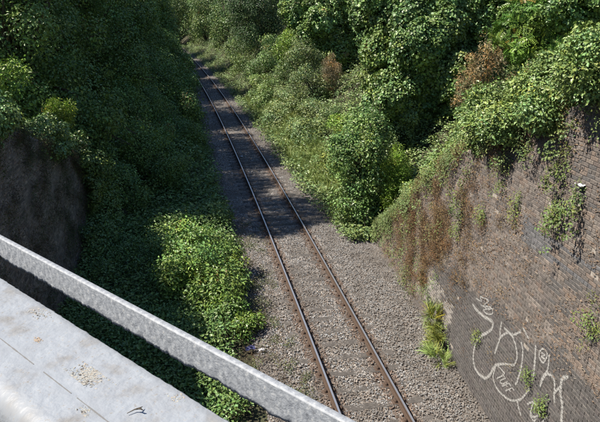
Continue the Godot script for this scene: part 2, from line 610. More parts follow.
func build_right_wall() -> void:
	rng.seed = 77
	var g := RandomNumberGenerator.new()
	g.seed = 770
	var t := thing("brick_retaining_wall", "sunlit brown brick retaining wall with white graffiti on the right of the track", "wall")
	t.transform = wall_frame()
	var pts := [Vector2(0, -0.3), Vector2(24, -0.3)]
	var u := 24.0
	while u >= 0.0:
		pts.append(Vector2(u, wall_height(u)))
		u -= 0.75
	part("mortar_bed", wall_core(pts, 0.5), mats.mortar, t)
	var v := PackedVector3Array()
	var ix := PackedInt32Array()
	var cc := PackedColorArray()
	# every brick's place first, so that the nearest in view can be single pieces
	var places := []
	var inv := get_node("camera") as Camera3D
	var eye := inv.position
	var view := inv.transform.affine_inverse()
	for row in 112:
		var h := row * 0.075
		var header := row % 4 == 3
		var step := 0.1125 if header else 0.225
		var x := -step * (0.5 if row % 2 == 1 else 0.0) + (0.056 if header else 0.0)
		while x < 23.6:
			var w := step - 0.01
			if x > 0.0 and h + 0.07 < wall_height(x + 0.1):
				if not (g.randf() < 0.004):
					var p := t.transform * Vector3(x + w * 0.5, h, 0)
					var q := view * p
					var inside := absf(q.x / -q.z) < 0.475 and absf(q.y / -q.z) < 0.335
					places.append([x, h, w, (p - eye).length() * (1.0 if header == false else 1.6) if inside else 99.0])
			x += step
	var order := range(places.size())
	order.sort_custom(func(a, b): return places[a][3] < places[b][3])
	var single := {}
	for k in mini(300, order.size()): single[order[k]] = true
	var bank := {}
	for i in places.size():
		var pl: Array = places[i]
		var col := brick_color(pl[0], pl[1], g)
		if single.has(i):
			var key := "%d" % int(pl[2] * 1000.0)
			# a dozen shapes, each in the tone of its stretch of wall
			var tone := int(clampf(col.get_luminance() * 40.0, 0.0, 11.0))
			key += "_%d" % tone
			if not bank.has(key): bank[key] = brick_mesh(pl[2], g, col)
			var b := part("brick", bank[key], mats.brick, t)
			b.position = Vector3(pl[0], pl[1], 0.0)
		else:
			brick_into(v, ix, cc, Vector3(pl[0], pl[1], 0.0), pl[2], 0.065, g, col)
	var rest := part("brickwork", flat_mesh(v, ix, cc), mats.brick, t)
	rest.set_meta("kind", "stuff")
	build_graffiti(t)
	build_wall_growth(t)

# white spray paint, traced stroke by stroke: width, then points along and up the wall in metres
const STROKES := [
	[0.060, 9.42, 2.04, 9.65, 2.02, 10.00, 2.06, 10.31, 2.13, 10.52, 2.18, 10.57, 2.12, 10.53, 1.99, 10.37, 1.82, 10.11, 1.59, 9.91, 1.29, 9.88, 1.01, 9.96, 0.80, 10.18, 0.70, 10.46, 0.74, 10.69, 0.84, 10.85, 1.04, 10.93, 1.23, 11.04, 1.41],
	[0.045, 11.04, 1.41, 11.39, 1.64, 11.72, 1.82, 11.80, 1.96, 11.79, 2.10, 11.66, 2.25, 11.48, 2.34, 11.28, 2.34, 11.09, 2.32],
	[0.050, 10.92, 2.37, 10.93, 2.19, 10.97, 2.01, 10.95, 1.89, 10.88, 1.60],
	[0.045, 10.95, 1.98, 11.09, 2.17, 11.29, 2.33, 11.49, 2.40, 11.70, 2.57, 11.73, 2.63],
	[0.040, 11.82, 2.73, 12.08, 2.65],
	[0.045, 11.86, 2.42, 11.97, 2.30, 12.02, 2.08, 12.02, 1.81, 11.95, 1.50],
	[0.035, 11.05, 1.42, 11.46, 1.45],
	[0.040, 11.02, 1.36, 11.00, 1.07, 11.18, 0.96, 11.44, 0.96, 11.84, 1.07, 12.19, 1.31, 12.36, 1.55, 12.46, 1.75],
	[0.040, 12.13, 1.26, 12.22, 1.16, 12.36, 1.08],
	[0.050, 12.38, 2.64, 12.45, 2.38, 12.52, 2.08],
	[0.030, 12.63, 2.75, 12.77, 2.76, 12.81, 2.68, 12.73, 2.51, 12.59, 2.52, 12.54, 2.62, 12.63, 2.75],
	[0.030, 12.62, 2.65, 12.73, 2.67, 12.64, 2.58, 12.75, 2.60],
	[0.040, 12.87, 2.74, 12.92, 2.49, 12.81, 2.24, 12.80, 2.06],
	[0.045, 12.80, 2.06, 12.84, 2.25, 12.94, 2.40, 13.14, 2.45, 13.24, 2.31, 13.27, 2.18, 13.33, 2.07],
	[0.040, 13.27, 2.23, 13.40, 2.44],
	[0.060, 13.53, 2.72, 13.41, 2.61, 13.40, 2.52, 13.44, 2.33, 13.56, 2.17, 13.64, 1.90, 13.70, 1.71],
	[0.035, 12.51, 1.44, 12.69, 1.60, 12.99, 1.57, 12.79, 1.35, 12.67, 1.37],
	[0.035, 12.69, 1.60, 12.67, 1.34, 12.82, 1.28, 12.92, 1.45],
	[0.035, 13.19, 1.64, 13.11, 1.48, 13.07, 1.27],
	[0.028, 9.55, 2.27, 9.82, 2.33, 9.75, 2.41, 10.16, 2.51, 9.97, 2.30, 10.35, 2.44, 10.01, 2.20, 10.21, 2.21, 10.45, 2.34, 10.41, 2.44, 10.23, 2.32],
	[0.025, 9.82, 2.24, 10.14, 2.32],
	[0.026, 11.36, 1.39, 11.48, 1.38],
	[0.026, 11.42, 1.39, 11.18, 1.15],
	[0.026, 11.52, 1.38, 11.33, 1.20, 11.34, 1.15, 11.45, 1.19, 11.63, 1.37],
	[0.026, 11.45, 1.14, 11.69, 1.37, 11.79, 1.37],
	[0.026, 11.57, 1.26, 11.66, 1.26],
	[0.026, 11.62, 1.14, 11.85, 1.36, 11.95, 1.36],
	[0.026, 11.73, 1.25, 11.82, 1.25]
]

func build_graffiti(wall: Node3D) -> void:
	var g := RandomNumberGenerator.new()
	g.seed = 99
	var cell := 0.011
	var paint := {}
	for s in STROKES:
		var w: float = s[0] * 0.72
		var pts := PackedVector2Array()
		for k in range(1, s.size(), 2): pts.append(Vector2(s[k], s[k + 1]))
		for i in pts.size() - 1:
			var a := pts[i]
			var b := pts[i + 1]
			# rounded through the neighbours
			var a0 := pts[maxi(i - 1, 0)]
			var b1 := pts[mini(i + 2, pts.size() - 1)]
			var n := int(ceil(a.distance_to(b) / cell)) + 1
			for k in n:
				var p := a.cubic_interpolate(b, a0, b1, float(k) / n) if s[0] > 0.027 else a.lerp(b, float(k) / n)
				var m := int(ceil(w * 1.3 / cell))
				for dx in range(-m, m + 1):
					for dy in range(-m, m + 1):
						var key := Vector2i(int(floor(p.x / cell)) + dx, int(floor(p.y / cell)) + dy)
						var d := (Vector2(key) + Vector2(0.5, 0.5)) * cell
						var f := 1.0 - smoothstep(0.3, 1.3, d.distance_to(p) / w)
						if f > 0.0: paint[key] = maxf(paint.get(key, 0.0), f)
	var v := PackedVector3Array()
	var ix := PackedInt32Array()
	var cc := PackedColorArray()
	for key in paint:
		var y: float = (key.y + 0.5) * cell
		if fposmod(y, 0.075) > 0.064: continue
		var wear := 0.86 + 0.4 * bumpy.get_noise_2d(key.x * 6.0, key.y * 6.0)
		if g.randf() > paint[key] * wear * 1.15: continue
		var s := v.size()
		var o := Vector3(key.x * cell, key.y * cell, 0.006 + g.randf() * 0.0006)
		v.append_array([o, o + Vector3(cell, 0, 0), o + Vector3(cell, cell, 0), o + Vector3(0, cell, 0)])
		ix.append_array([s, s + 2, s + 1, s, s + 3, s + 2])
		var f := g.randf_range(0.3, 0.46)
		for q in 4: cc.append(Color(f, f, f * 0.98))
	var o2 := part("graffiti", flat_mesh(v, ix, cc), mats.spray, wall)
	o2.set_meta("label", "white spray-painted looping letters and small tags on the lower brickwork")

func stone_mesh(sd: int, squash := 1.0) -> ArrayMesh:
	var g := RandomNumberGenerator.new()
	g.seed = sd
	var f := (1.0 + sqrt(5.0)) / 2.0
	var base := [Vector3(-1, f, 0), Vector3(1, f, 0), Vector3(-1, -f, 0), Vector3(1, -f, 0), Vector3(0, -1, f), Vector3(0, 1, f), Vector3(0, -1, -f), Vector3(0, 1, -f), Vector3(f, 0, -1), Vector3(f, 0, 1), Vector3(-f, 0, -1), Vector3(-f, 0, 1)]
	var tri := [0, 11, 5, 0, 5, 1, 0, 1, 7, 0, 7, 10, 0, 10, 11, 1, 5, 9, 5, 11, 4, 11, 10, 2, 10, 7, 6, 7, 1, 8, 3, 9, 4, 3, 4, 2, 3, 2, 6, 3, 6, 8, 3, 8, 9, 4, 9, 5, 2, 4, 11, 6, 2, 10, 8, 6, 7, 9, 8, 1]
	var v := PackedVector3Array()
	for b in base:
		v.append(b.normalized() * g.randf_range(0.62, 1.2) * Vector3(1.15, 0.85 * squash, 0.95) * 0.5)
	var white := PackedColorArray()
	for b in base: white.append(Color.WHITE)
	return flat_mesh(v, PackedInt32Array(tri), white)

func build_wall_growth(wall: Node3D) -> void:
	# crumbs of dry moss and soil lodged on the upper courses
	var g := RandomNumberGenerator.new()
	g.seed = 314
	rng.seed = 314
	var fr := wall.transform
	var clod := Copies.new()
	for i in 25000:
		var u := g.randf_range(1.0, 17.0)
		var w := g.randf_range(0.2, wall_height(u))
		var edge := 2.35 + (u - 9.5) * 0.1 + bumpy.get_noise_2d(u * 25.0, 3.0) * 0.5
		if u > 6.2 and w < edge: continue
		if u > 11.1 and u < 13.6 and absf(w - 4.55) < 0.24: continue
		var n := patchy.get_noise_2d(u * 22.0, w * 22.0) + 0.5 * bumpy.get_noise_2d(u * 60.0, w * 140.0)
		var low := clampf(1.0 - (w - edge) * 0.33, 0.0, 1.0)
		if n < 0.08 - 0.32 * low: continue
		if g.randf() > 0.62: w = floor(w / 0.075) * 0.075 - 0.005
		var s := g.randf_range(0.016, 0.05)
		var b := Basis(rdir(), g.randf() * 0.7) * Basis.from_scale(Vector3(s * 1.7, s * 0.6, s * 0.6))
		var c := vary(Color(0.17, 0.128, 0.097), 0.3)
		if g.randf() < 0.2: c = vary(Color(0.23, 0.19, 0.15), 0.3)
		clod.add(fr.basis * b, fr * Vector3(u, w, g.randf_range(-0.004, 0.01)), c)
	var o := clod.node("wall_moss", stone_mesh(5), mats.stone)
	add_child(o)
	tag(o, "brown crumbs of dry moss and soil clinging to the brick courses", "moss", "", "stuff")
	# withered creeper: reddish brown at the far end of the wall
	var dead := Copies.new()
	for i in 7800:
		var u := g.randf_range(0.3, 13.5)
		var w := g.randf_range(0.1, wall_height(u) + 0.2)
		var wt := exp(-pow((u - 6.0) / 2.9, 2.0)) * (1.0 if w > 0.9 or u < 6.0 else 0.15)
		var below := wall_height(u) - w
		if u > 8.0: wt = maxf(wt, 0.55 * exp(-pow(below / 0.5, 2.0)))
		if u > 6.2 and w < 1.7 + (u - 6.2) * 0.22: wt *= 0.12
		if w < 0.9 and u < 6.2: wt *= 0.3
		if g.randf() > wt * clampf(0.5 + patchy.get_noise_2d(u * 34.0, w * 16.0) * 2.2, 0.02, 1.0): continue
		var col := vary(Color(0.21, 0.12, 0.06), 0.3)
		if g.randf() < 0.5: col = vary(Color(0.33, 0.24, 0.12), 0.25)
		dead.add(aim(fr.basis.z + Vector3.DOWN * 0.3 + rdir() * 0.6, g.randf() * TAU, g.randf_range(0.5, 1.0)), fr * Vector3(u, w, g.randf_range(0.0, 0.12)), col)
	var o2 := dead.node("dry_creeper", sprig("dead"), mats.dead)
	add_child(o2)
	tag(o2, "withered reddish brown creeper hanging over the far end of the brick wall", "creeper", "", "stuff")
	# green leaves threaded through it
	var live := Copies.new()
	for i in 7600:
		var u := g.randf_range(0.2, 14.0)
		var w := g.randf_range(0.2, wall_height(u) + 0.25)
		var below := wall_height(u) - w
		var wt := exp(-pow(below / 0.55, 2.0)) + 0.22 * exp(-pow((u - 5.0) / 2.2, 2.0))
		var pn := patchy.get_noise_2d(u * 26.0 + 40.0, w * 26.0)
		if u > 7.5: wt *= 0.4 * clampf(0.5 + pn * 2.5, 0.0, 1.0)
		else: wt *= 0.45 * clampf(0.5 + pn * 2.2, 0.03, 1.0)
		if g.randf() > wt: continue
		live.add(aim(fr.basis.z + Vector3.UP * 0.5 + rdir() * 0.4, g.randf() * TAU, g.randf_range(0.6, 1.1)), fr * Vector3(u, w, g.randf_range(0.02, 0.2)), vary(Color(0.15, 0.21, 0.065), 0.3))
	var o3 := live.node("hanging_ivy", sprig("small"), mats.dull_leaf)
	add_child(o3)
	tag(o3, "green small-leaved ivy hanging over the top of the brick wall", "ivy", "", "stuff")

func build_left_wall() -> void:
	var g := RandomNumberGenerator.new()
	g.seed = 55
	var t := thing("brick_wing_wall", "dark brick wing wall in the shade at the far left", "wall")
	var vd := Vector3(-0.07, 1, 0).normalized()
	var dx := Vector3(0, 0, -1)
	t.transform = Transform3D(Basis(dx, vd, dx.cross(vd)), Vector3(-4.3, -0.4, -4.0))
	var top := func(u: float) -> float: return lerp_table(LEFT_TOP, -4.0 - u) + 0.5
	var pts := [Vector2(0, -0.3), Vector2(22.0, -0.3)]
	var u := 22.0
	while u >= 0.0:
		pts.append(Vector2(u, top.call(u)))
		u -= 1.0
	part("mortar_bed", wall_core(pts, 0.5), mats.mortar, t)
	var v := PackedVector3Array()
	var ix := PackedInt32Array()
	var cc := PackedColorArray()
	for row in 104:
		var h := row * 0.075
		var header := row % 4 == 3
		var step := 0.1125 if header else 0.225
		var x := 4.0 - step * (0.5 if row % 2 == 1 else 0.0)
		while x < 21.7:
			if h + 0.07 < top.call(x + 0.1): brick_into(v, ix, cc, Vector3(x, h, 0), step - 0.01, 0.065, g, brick_color(x, h, g, true))
			x += step
	part("brickwork", flat_mesh(v, ix, cc), mats.brick, t).set_meta("kind", "stuff")
	rng.seed = 515
	var dead := Copies.new()
	for i in 8000:
		var uu := rng.randf_range(6.0, 22.1)
		var ww := rng.randf_range(0.2, top.call(uu) + 0.1)
		var below: float = top.call(uu) - ww
		var wt := 0.25 + 0.8 * exp(-pow(below / 0.6, 2.0)) + 1.5 * exp(-pow((22.0 - uu) / 0.9, 2.0))
		if rng.randf() > wt * clampf(0.6 + patchy.get_noise_2d(uu * 22.0, ww * 22.0) * 2.0, 0.0, 1.0): continue
		dead.add(aim(t.basis.z + Vector3.DOWN * 0.4 + rdir() * 0.5, rng.randf() * TAU, rng.randf_range(0.6, 1.2)), t.transform * Vector3(uu, ww, rng.randf_range(0.0, 0.1)), vary(Color(0.12, 0.09, 0.055), 0.35) if rng.randf() < 0.6 else vary(Color(0.075, 0.12, 0.04), 0.3))
	var o := dead.node("wall_creeper", sprig("dead"), mats.dead)
	add_child(o)
	tag(o, "dark withered creeper clinging to the shaded left wall", "creeper", "", "stuff")

# ---------------------------------------------------------------- the bridge parapet under the camera
func build_parapet() -> void:
	var d := Vector3(-0.61646635, 0, -0.78738125)
	var n := Vector3(0.78738125, 0, -0.61646635)
	var eye_y := 8.684
	var t := thing("bridge_parapet", "pale grey painted steel bridge parapet with a flat ledge and an outer rail", "parapet")
	t.transform = Transform3D(Basis(d, Vector3.UP, d.cross(Vector3.UP)), Vector3(0, eye_y, 0))
	# own axes: x along the bridge, y up from the eye, z = d x up; outward is -z or +z
	var oz := 1.0 if d.cross(Vector3.UP).dot(n) > 0.0 else -1.0
	var pn := FastNoiseLite.new()
	pn.seed = 3
	pn.frequency = 1.0
	var paint := mat(0.5, Color.WHITE, false)
	paint.albedo_texture = noise_tex(0.006, [[0.0, Color(0.2, 0.193, 0.18)], [0.24, Color(0.25, 0.26, 0.272)], [0.36, Color(0.275, 0.299, 0.33)], [0.7, Color(0.295, 0.325, 0.362)], [1.0, Color(0.345, 0.37, 0.4)]], 1024, 6, 71)
	paint.uv1_triplanar = true
	paint.uv1_scale = Vector3.ONE * 1.3
	paint.normal_enabled = true
	paint.normal_texture = noise_tex(0.03, [], 1024, 5, 72, true)
	paint.normal_scale = 0.4
	# flecks of dirt and worn paint
	paint.detail_enabled = true
	var flecks := noise_tex(0.05, [[0.0, Color(0.12, 0.1, 0.075, 0.8)], [0.16, Color(0.2, 0.17, 0.13, 0.5)], [0.24, Color(0.34, 0.31, 0.27, 0.2)], [0.31, Color(0.4, 0.4, 0.4, 0.0)], [1.0, Color(0.4, 0.4, 0.4, 0.0)]], 1024, 5, 75)
	paint.detail_albedo = flecks
	paint.detail_blend_mode = BaseMaterial3D.BLEND_MODE_MIX
	# ledge section: (outward, height)
	var y0 := -0.66
	var sec := [Vector2(0.30, y0 - 0.30), Vector2(0.325, y0 - 0.08)]
	for k in 7:
		var a := PI - k * PI / 2.0 / 6.0
		sec.append(Vector2(0.368, y0 - 0.043) + Vector2(cos(a), sin(a)) * 0.043)
	sec.append_array([Vector2(0.371, y0), Vector2(0.395, y0), Vector2(0.4225, y0), Vector2(0.4275, y0)])
	for k in 9: sec.append(Vector2(0.43 + 0.127 * (k + 1) / 9.0, y0))
	sec.append_array([Vector2(0.5615, y0 - 0.004), Vector2(0.562, y0 - 0.016), Vector2(0.5, y0 - 0.018), Vector2(0.5, y0 - 0.9)])
	var st := SurfaceTool.new()
	st.begin(Mesh.PRIMITIVE_TRIANGLES)
	var steps := 640
	var x0 := -3.0
	var x1 := 13.0
	var ring := func(i: int) -> Array:
		# fine steps over the stretch within a couple of metres of the eye
		var f := float(i) / steps
		var x := lerpf(x0, 0.2, f / 0.06) if f < 0.06 else (lerpf(0.2, 2.4, (f - 0.06) / 0.88) if f < 0.94 else lerpf(2.4, x1, (f - 0.94) / 0.06))
		var out := []
		for k in sec.size():
			var q: Vector2 = sec[k]
			var w := 0.0
			if k > 12: w = pn.get_noise_2d(x * 14.0, q.x * 14.0) * 0.0012 + pn.get_noise_2d(x * 60.0, q.x * 60.0) * 0.0006
			var e := 0.0
			if k >= sec.size() - 4 and k < sec.size() - 2: e = pn.get_noise_2d(x * 30.0, 7.0) * 0.003
			out.append(Vector3(x, q.y + w, (q.x + e) * oz))
		return out
	var prev: Array = ring.call(0)
	st.set_smooth_group(0)
	for i in range(1, steps + 1):
		var cur: Array = ring.call(i)
		for k in sec.size() - 1:
			st.add_vertex(prev[k]); st.add_vertex(cur[k]); st.add_vertex(cur[k + 1])
			st.add_vertex(prev[k]); st.add_vertex(cur[k + 1]); st.add_vertex(prev[k + 1])
		prev = cur
	st.generate_normals()
	part("ledge", st.commit(), paint, t)
	# outer flat bar: worn paint over pitted grey metal
	var face := mat(0.6, Color.WHITE, false)
	face.albedo_texture = noise_tex(0.01, [[0.0, Color(0.2, 0.212, 0.23)], [0.3, Color(0.275, 0.296, 0.324)], [0.55, Color(0.325, 0.35, 0.382)], [0.7, Color(0.38, 0.402, 0.425)], [0.85, Color(0.47, 0.485, 0.495)], [1.0, Color(0.45, 0.43, 0.38)]], 1024, 6, 81)
	face.uv1_triplanar = true
	face.uv1_scale = Vector3.ONE * 7.0
	face.normal_enabled = true
	face.normal_texture = noise_tex(0.02, [], 1024, 5, 82, true)
	face.normal_scale = 0.8
	var bar := ArrayMesh.new()
	for s in 2:
		var sb := SurfaceTool.new()
		sb.begin(Mesh.PRIMITIVE_TRIANGLES)
		var last := []
		for i in 701:
			var f := i / 700.0
			var x := lerpf(x0, 0.2, f / 0.06) if f < 0.06 else (lerpf(0.2, 2.4, (f - 0.06) / 0.88) if f < 0.94 else lerpf(2.4, x1, (f - 0.94) / 0.06))
			var cur2 := []
			var low := -0.6625 - pn.get_noise_2d(x * 22.0, 1.0) * 0.004 - pn.get_noise_2d(x * 7.0, 5.0) * 0.004
			var lip := pn.get_noise_2d(x * 16.0, 2.0) * 0.0012
			if s == 0:
				for k in 9:
					var f2 := k / 8.0
					var h := lerpf(low, -0.603, f2)
					var bump := pn.get_noise_2d(x * 40.0, h * 60.0) * 0.004 + pn.get_noise_2d(x * 120.0, h * 120.0) * 0.0022
					cur2.append(Vector3(x, h, (0.6215 - bump * (1.0 - f2 * 0.8)) * oz))
				cur2.push_front(Vector3(x, low, 0.6355 * oz))
			else:
				cur2 = [Vector3(x, -0.603, 0.6214 * oz), Vector3(x, -0.6005, (0.6225 + lip) * oz), Vector3(x, -0.6, (0.6245 + lip) * oz), Vector3(x, -0.6, 0.634 * oz), Vector3(x, -0.602, 0.6355 * oz), Vector3(x, -0.6625, 0.6355 * oz)]
			if i > 0:
				for k in cur2.size() - 1:
					for q in [last[k], cur2[k], cur2[k + 1], last[k], cur2[k + 1], last[k + 1]]: sb.add_vertex(q)
			last = cur2
		sb.generate_normals()
		sb.commit(bar)
	bar.surface_set_material(0, face)
	bar.surface_set_material(1, face)
	part("outer_rail", bar, null, t)
	for x in [-2.0, 0.1, 3.0, 5.0, 7.0]:
		var b := BoxMesh.new()
		b.size = Vector3(0.05, 0.012, 0.14)
		var o := part("bracket", b, face, t)
		o.position = Vector3(x, -0.69, 0.572 * oz)
		var b2 := BoxMesh.new()
		b2.size = Vector3(0.05, 0.09, 0.012)
		part("bracket_plate", b2, face, o).position = Vector3(0, 0.045, 0.074 * oz)
	var seam := SurfaceTool.new()
	seam.begin(Mesh.PRIMITIVE_TRIANGLES)
	for i in 420:
		var xa := 0.2 + i * 0.005
		var wa := 0.0011 + 0.001 * pn.get_noise_1d(xa * 40.0)
		var wb := 0.0011 + 0.001 * pn.get_noise_1d((xa + 0.005) * 40.0)
		if pn.get_noise_1d(xa * 9.0 + 50.0) < -0.3: continue
		for q in [Vector3(xa, 0, -wa), Vector3(xa + 0.005, 0, -wb), Vector3(xa + 0.005, 0, wb), Vector3(xa, 0, -wa), Vector3(xa + 0.005, 0, wb), Vector3(xa, 0, wa)]:
			seam.add_vertex(q + Vector3(0, y0 + 0.0006, 0.425 * oz))
	seam.generate_normals()
	var sm := part("seam", seam.commit(), mat(0.9, Color(0.17, 0.17, 0.17), false), t)
	sm.set_meta("label", "dark dirt-filled seam along the ledge")
	sm.set_meta("kind", "stuff")
	# crusts of lichen and droppings on the ledge
	rng.seed = 61
	for e in [[0.986, 0.476, 0.034, 620, "tan lichen crust with dark pits in the middle of the ledge"], [1.184, 0.475, 0.009, 60, "small orange lichen spot on the ledge"], [0.891, 0.415, 0.012, 50, "small grey lichen spot near the groove"], [0.80, 0.545, 0.018, 40, "pale flaking patch near the ledge's outer edge"], [1.3, 0.535, 0.03, 70, "scattered pale flakes near the ledge's outer edge"]]:
		var cp := Copies.new()
		for i in int(e[3]):
			var c := vary(Color(0.32, 0.315, 0.29), 0.22)
			if rng.randf() < 0.09: c = Color(0.07, 0.062, 0.055)
			if e[2] < 0.01: c = vary(Color(0.33, 0.27, 0.21), 0.15)
			var sz := rng.randf_range(0.001, 0.0048)
			cp.add(Basis(Vector3.UP, rng.randf() * TAU) * Basis.from_scale(Vector3(sz * 1.5, 0.001, sz)), Vector3(e[0] + rng.randfn() * e[2] * 0.6, y0 + 0.0003, (e[1] + clampf(rng.randfn(), -1.5, 1.2) * e[2] * 0.42) * oz), c)
		var li := part("lichen", cp.baked(stone_mesh(9)), mats.stone, t)
		li.set_meta("label", e[4])
		li.set_meta("kind", "stuff")
	# twig caught on the ledge
	var tw := thing("twig", "small dark twig lying on the pale parapet ledge", "twig", t.transform * Vector3(0.819, y0 + 0.004, 0.473 * oz))
	var sw := SurfaceTool.new()
	sw.begin(Mesh.PRIMITIVE_TRIANGLES)
	tube_into(sw, [Vector3(-0.03, 0, 0.012), Vector3(-0.008, 0.004, 0.002), Vector3(0.006, 0.008, 0.004), Vector3(0.016, 0.003, -0.01)], [0.001, 0.002, 0.0028, 0.001], 5)
	tube_into(sw, [Vector3(0.0, 0.006, 0.003), Vector3(0.012, 0.012, 0.012), Vector3(0.02, 0.006, 0.014)], [0.003, 0.0035, 0.001], 5)
	sw.generate_normals()
	part("stick", sw.commit(), mats.bark, tw).scale = Vector3.ONE * 0.55

# ---------------------------------------------------------------- the line
func sweep(profile: Array, off: float, s0: float, s1: float, ds: float) -> SurfaceTool:
	var st := SurfaceTool.new()
	st.begin(Mesh.PRIMITIVE_TRIANGLES)
	var last := []
	var s := s0
	while s <= s1:
		var z := -s
		var th := 0.0007 * s
		var side := Vector3(cos(th), 0, -sin(th))
		var at := Vector3(xc(z), 0, z)
		var cur := []
		for q in profile: cur.append(at + side * (off + q.x) + Vector3.UP * q.y)
		if last.size():
			for k in profile.size() - 1:
				for q in [last[k], cur[k + 1], cur[k], last[k], last[k + 1], cur[k + 1]]: st.add_vertex(q)
		last = cur
		s += ds
	st.generate_normals()
	return st

func build_track() -> void:
	rng.seed = 21
	var t := thing("railway_track", "single railway line with two worn steel rails on timber sleepers", "railway track", Vector3.ZERO)
	for side in [-1.0, 1.0]:
		var m := ArrayMesh.new()
		var body := [Vector2(-0.022, 0.0), Vector2(-0.034, -0.006), Vector2(-0.036, -0.036), Vector2(-0.011, -0.05), Vector2(-0.011, -0.132), Vector2(-0.068, -0.15), Vector2(-0.068, -0.161), Vector2(0.068, -0.161), Vector2(0.068, -0.15), Vector2(0.011, -0.132), Vector2(0.011, -0.05), Vector2(0.036, -0.036), Vector2(0.034, -0.006), Vector2(0.022, 0.0)]
		body.reverse()
		sweep(body, side * 0.7525, 2.0, 170.0, 1.0).commit(m)
		sweep([Vector2(-0.022, 0.0), Vector2(0.022, 0.0)], side * 0.7525, 2.0, 170.0, 1.0).commit(m)
		m.surface_set_material(0, mats.rust)
		m.surface_set_material(1, mats.shine)
		part("rail", m, null, t).set_meta("label", "worn silver rail on the left" if side < 0.0 else "worn silver rail on the right")
	var variants := []
	for k in 5:
		var st := SurfaceTool.new()
		st.begin(Mesh.PRIMITIVE_TRIANGLES)
		var hx := 1.3
		var rows := 14
		var sec := []
		for i in rows + 1:
			var x := lerpf(-hx, hx, float(i) / rows)
			var w := 0.122 + rng.randf_range(-0.006, 0.004)
			var y := rng.randf_range(-0.008, 0.004)
			sec.append([Vector3(x, -0.13, -w), Vector3(x, -0.01 + y, -w), Vector3(x, y, -w + 0.014), Vector3(x, y + rng.randf_range(-0.004, 0.003), 0), Vector3(x, y, w - 0.014), Vector3(x, -0.01 + y, w), Vector3(x, -0.13, w)])
		for i in rows:
			for q in 6:
				for e in [sec[i][q], sec[i + 1][q], sec[i + 1][q + 1], sec[i][q], sec[i + 1][q + 1], sec[i][q + 1]]: st.add_vertex(e)
		for e in [0, rows]:
			for q in range(1, 6):
				for c in [sec[e][0], sec[e][q], sec[e][q + 1]]: st.add_vertex(c)
		st.generate_normals()
		variants.append(st.commit())
	var chair := SurfaceTool.new()
	chair.begin(Mesh.PRIMITIVE_TRIANGLES)
	# cast chair: base plate with two jaws that grip the rail foot
	for bxx in [[Vector3(-0.18, -0.004, -0.09), Vector3(0.18, 0.022, 0.09)], [Vector3(-0.13, 0.022, -0.055), Vector3(-0.074, 0.075, 0.055)], [Vector3(0.074, 0.022, -0.055), Vector3(0.13, 0.075, 0.055)]]:
		box_into(chair, bxx[0], bxx[1], 0.008)
	chair.generate_normals()
	var cm := chair.commit()
	var s := 6.2
	var i := 0
	while s < 150.0:
		var z := -s
		var o := part("sleeper", variants[i % 5], mats.timber, t)
		o.position = Vector3(xc(z), (-0.158 if s < 24.5 else -0.158) + rng.randf_range(-0.006, 0.004), z)
		o.rotation.y = 0.0007 * s + rng.randf_range(-0.012, 0.012)
		if s < 75.0:
			for q in [-0.7525, 0.7525]:
				part("rail_chair", cm, mats.rust, o).position = Vector3(q, -0.006, 0)
		s += 0.7 + rng.randf_range(-0.025, 0.025)
		i += 1

func box_into(st: SurfaceTool, a: Vector3, b: Vector3, bevel: float) -> void:
	var lo := [Vector3(a.x, a.y, a.z), Vector3(b.x, a.y, a.z), Vector3(b.x, a.y, b.z), Vector3(a.x, a.y, b.z)]
	var md := []
	for q in lo: md.append(Vector3(q.x, b.y - bevel, q.z))
	var c := (a + b) * 0.5
	var hi := []
	for q in lo: hi.append(Vector3(q.x - signf(q.x - c.x) * bevel, b.y, q.z - signf(q.z - c.z) * bevel))
	for pr in [[lo, md], [md, hi]]:
		for k in 4:
			var k2 := (k + 1) % 4
			for q in [pr[0][k], pr[0][k2], pr[1][k2], pr[0][k], pr[1][k2], pr[1][k]]: st.add_vertex(q)
	for q in [hi[0], hi[1], hi[2], hi[0], hi[2], hi[3]]: st.add_vertex(q)

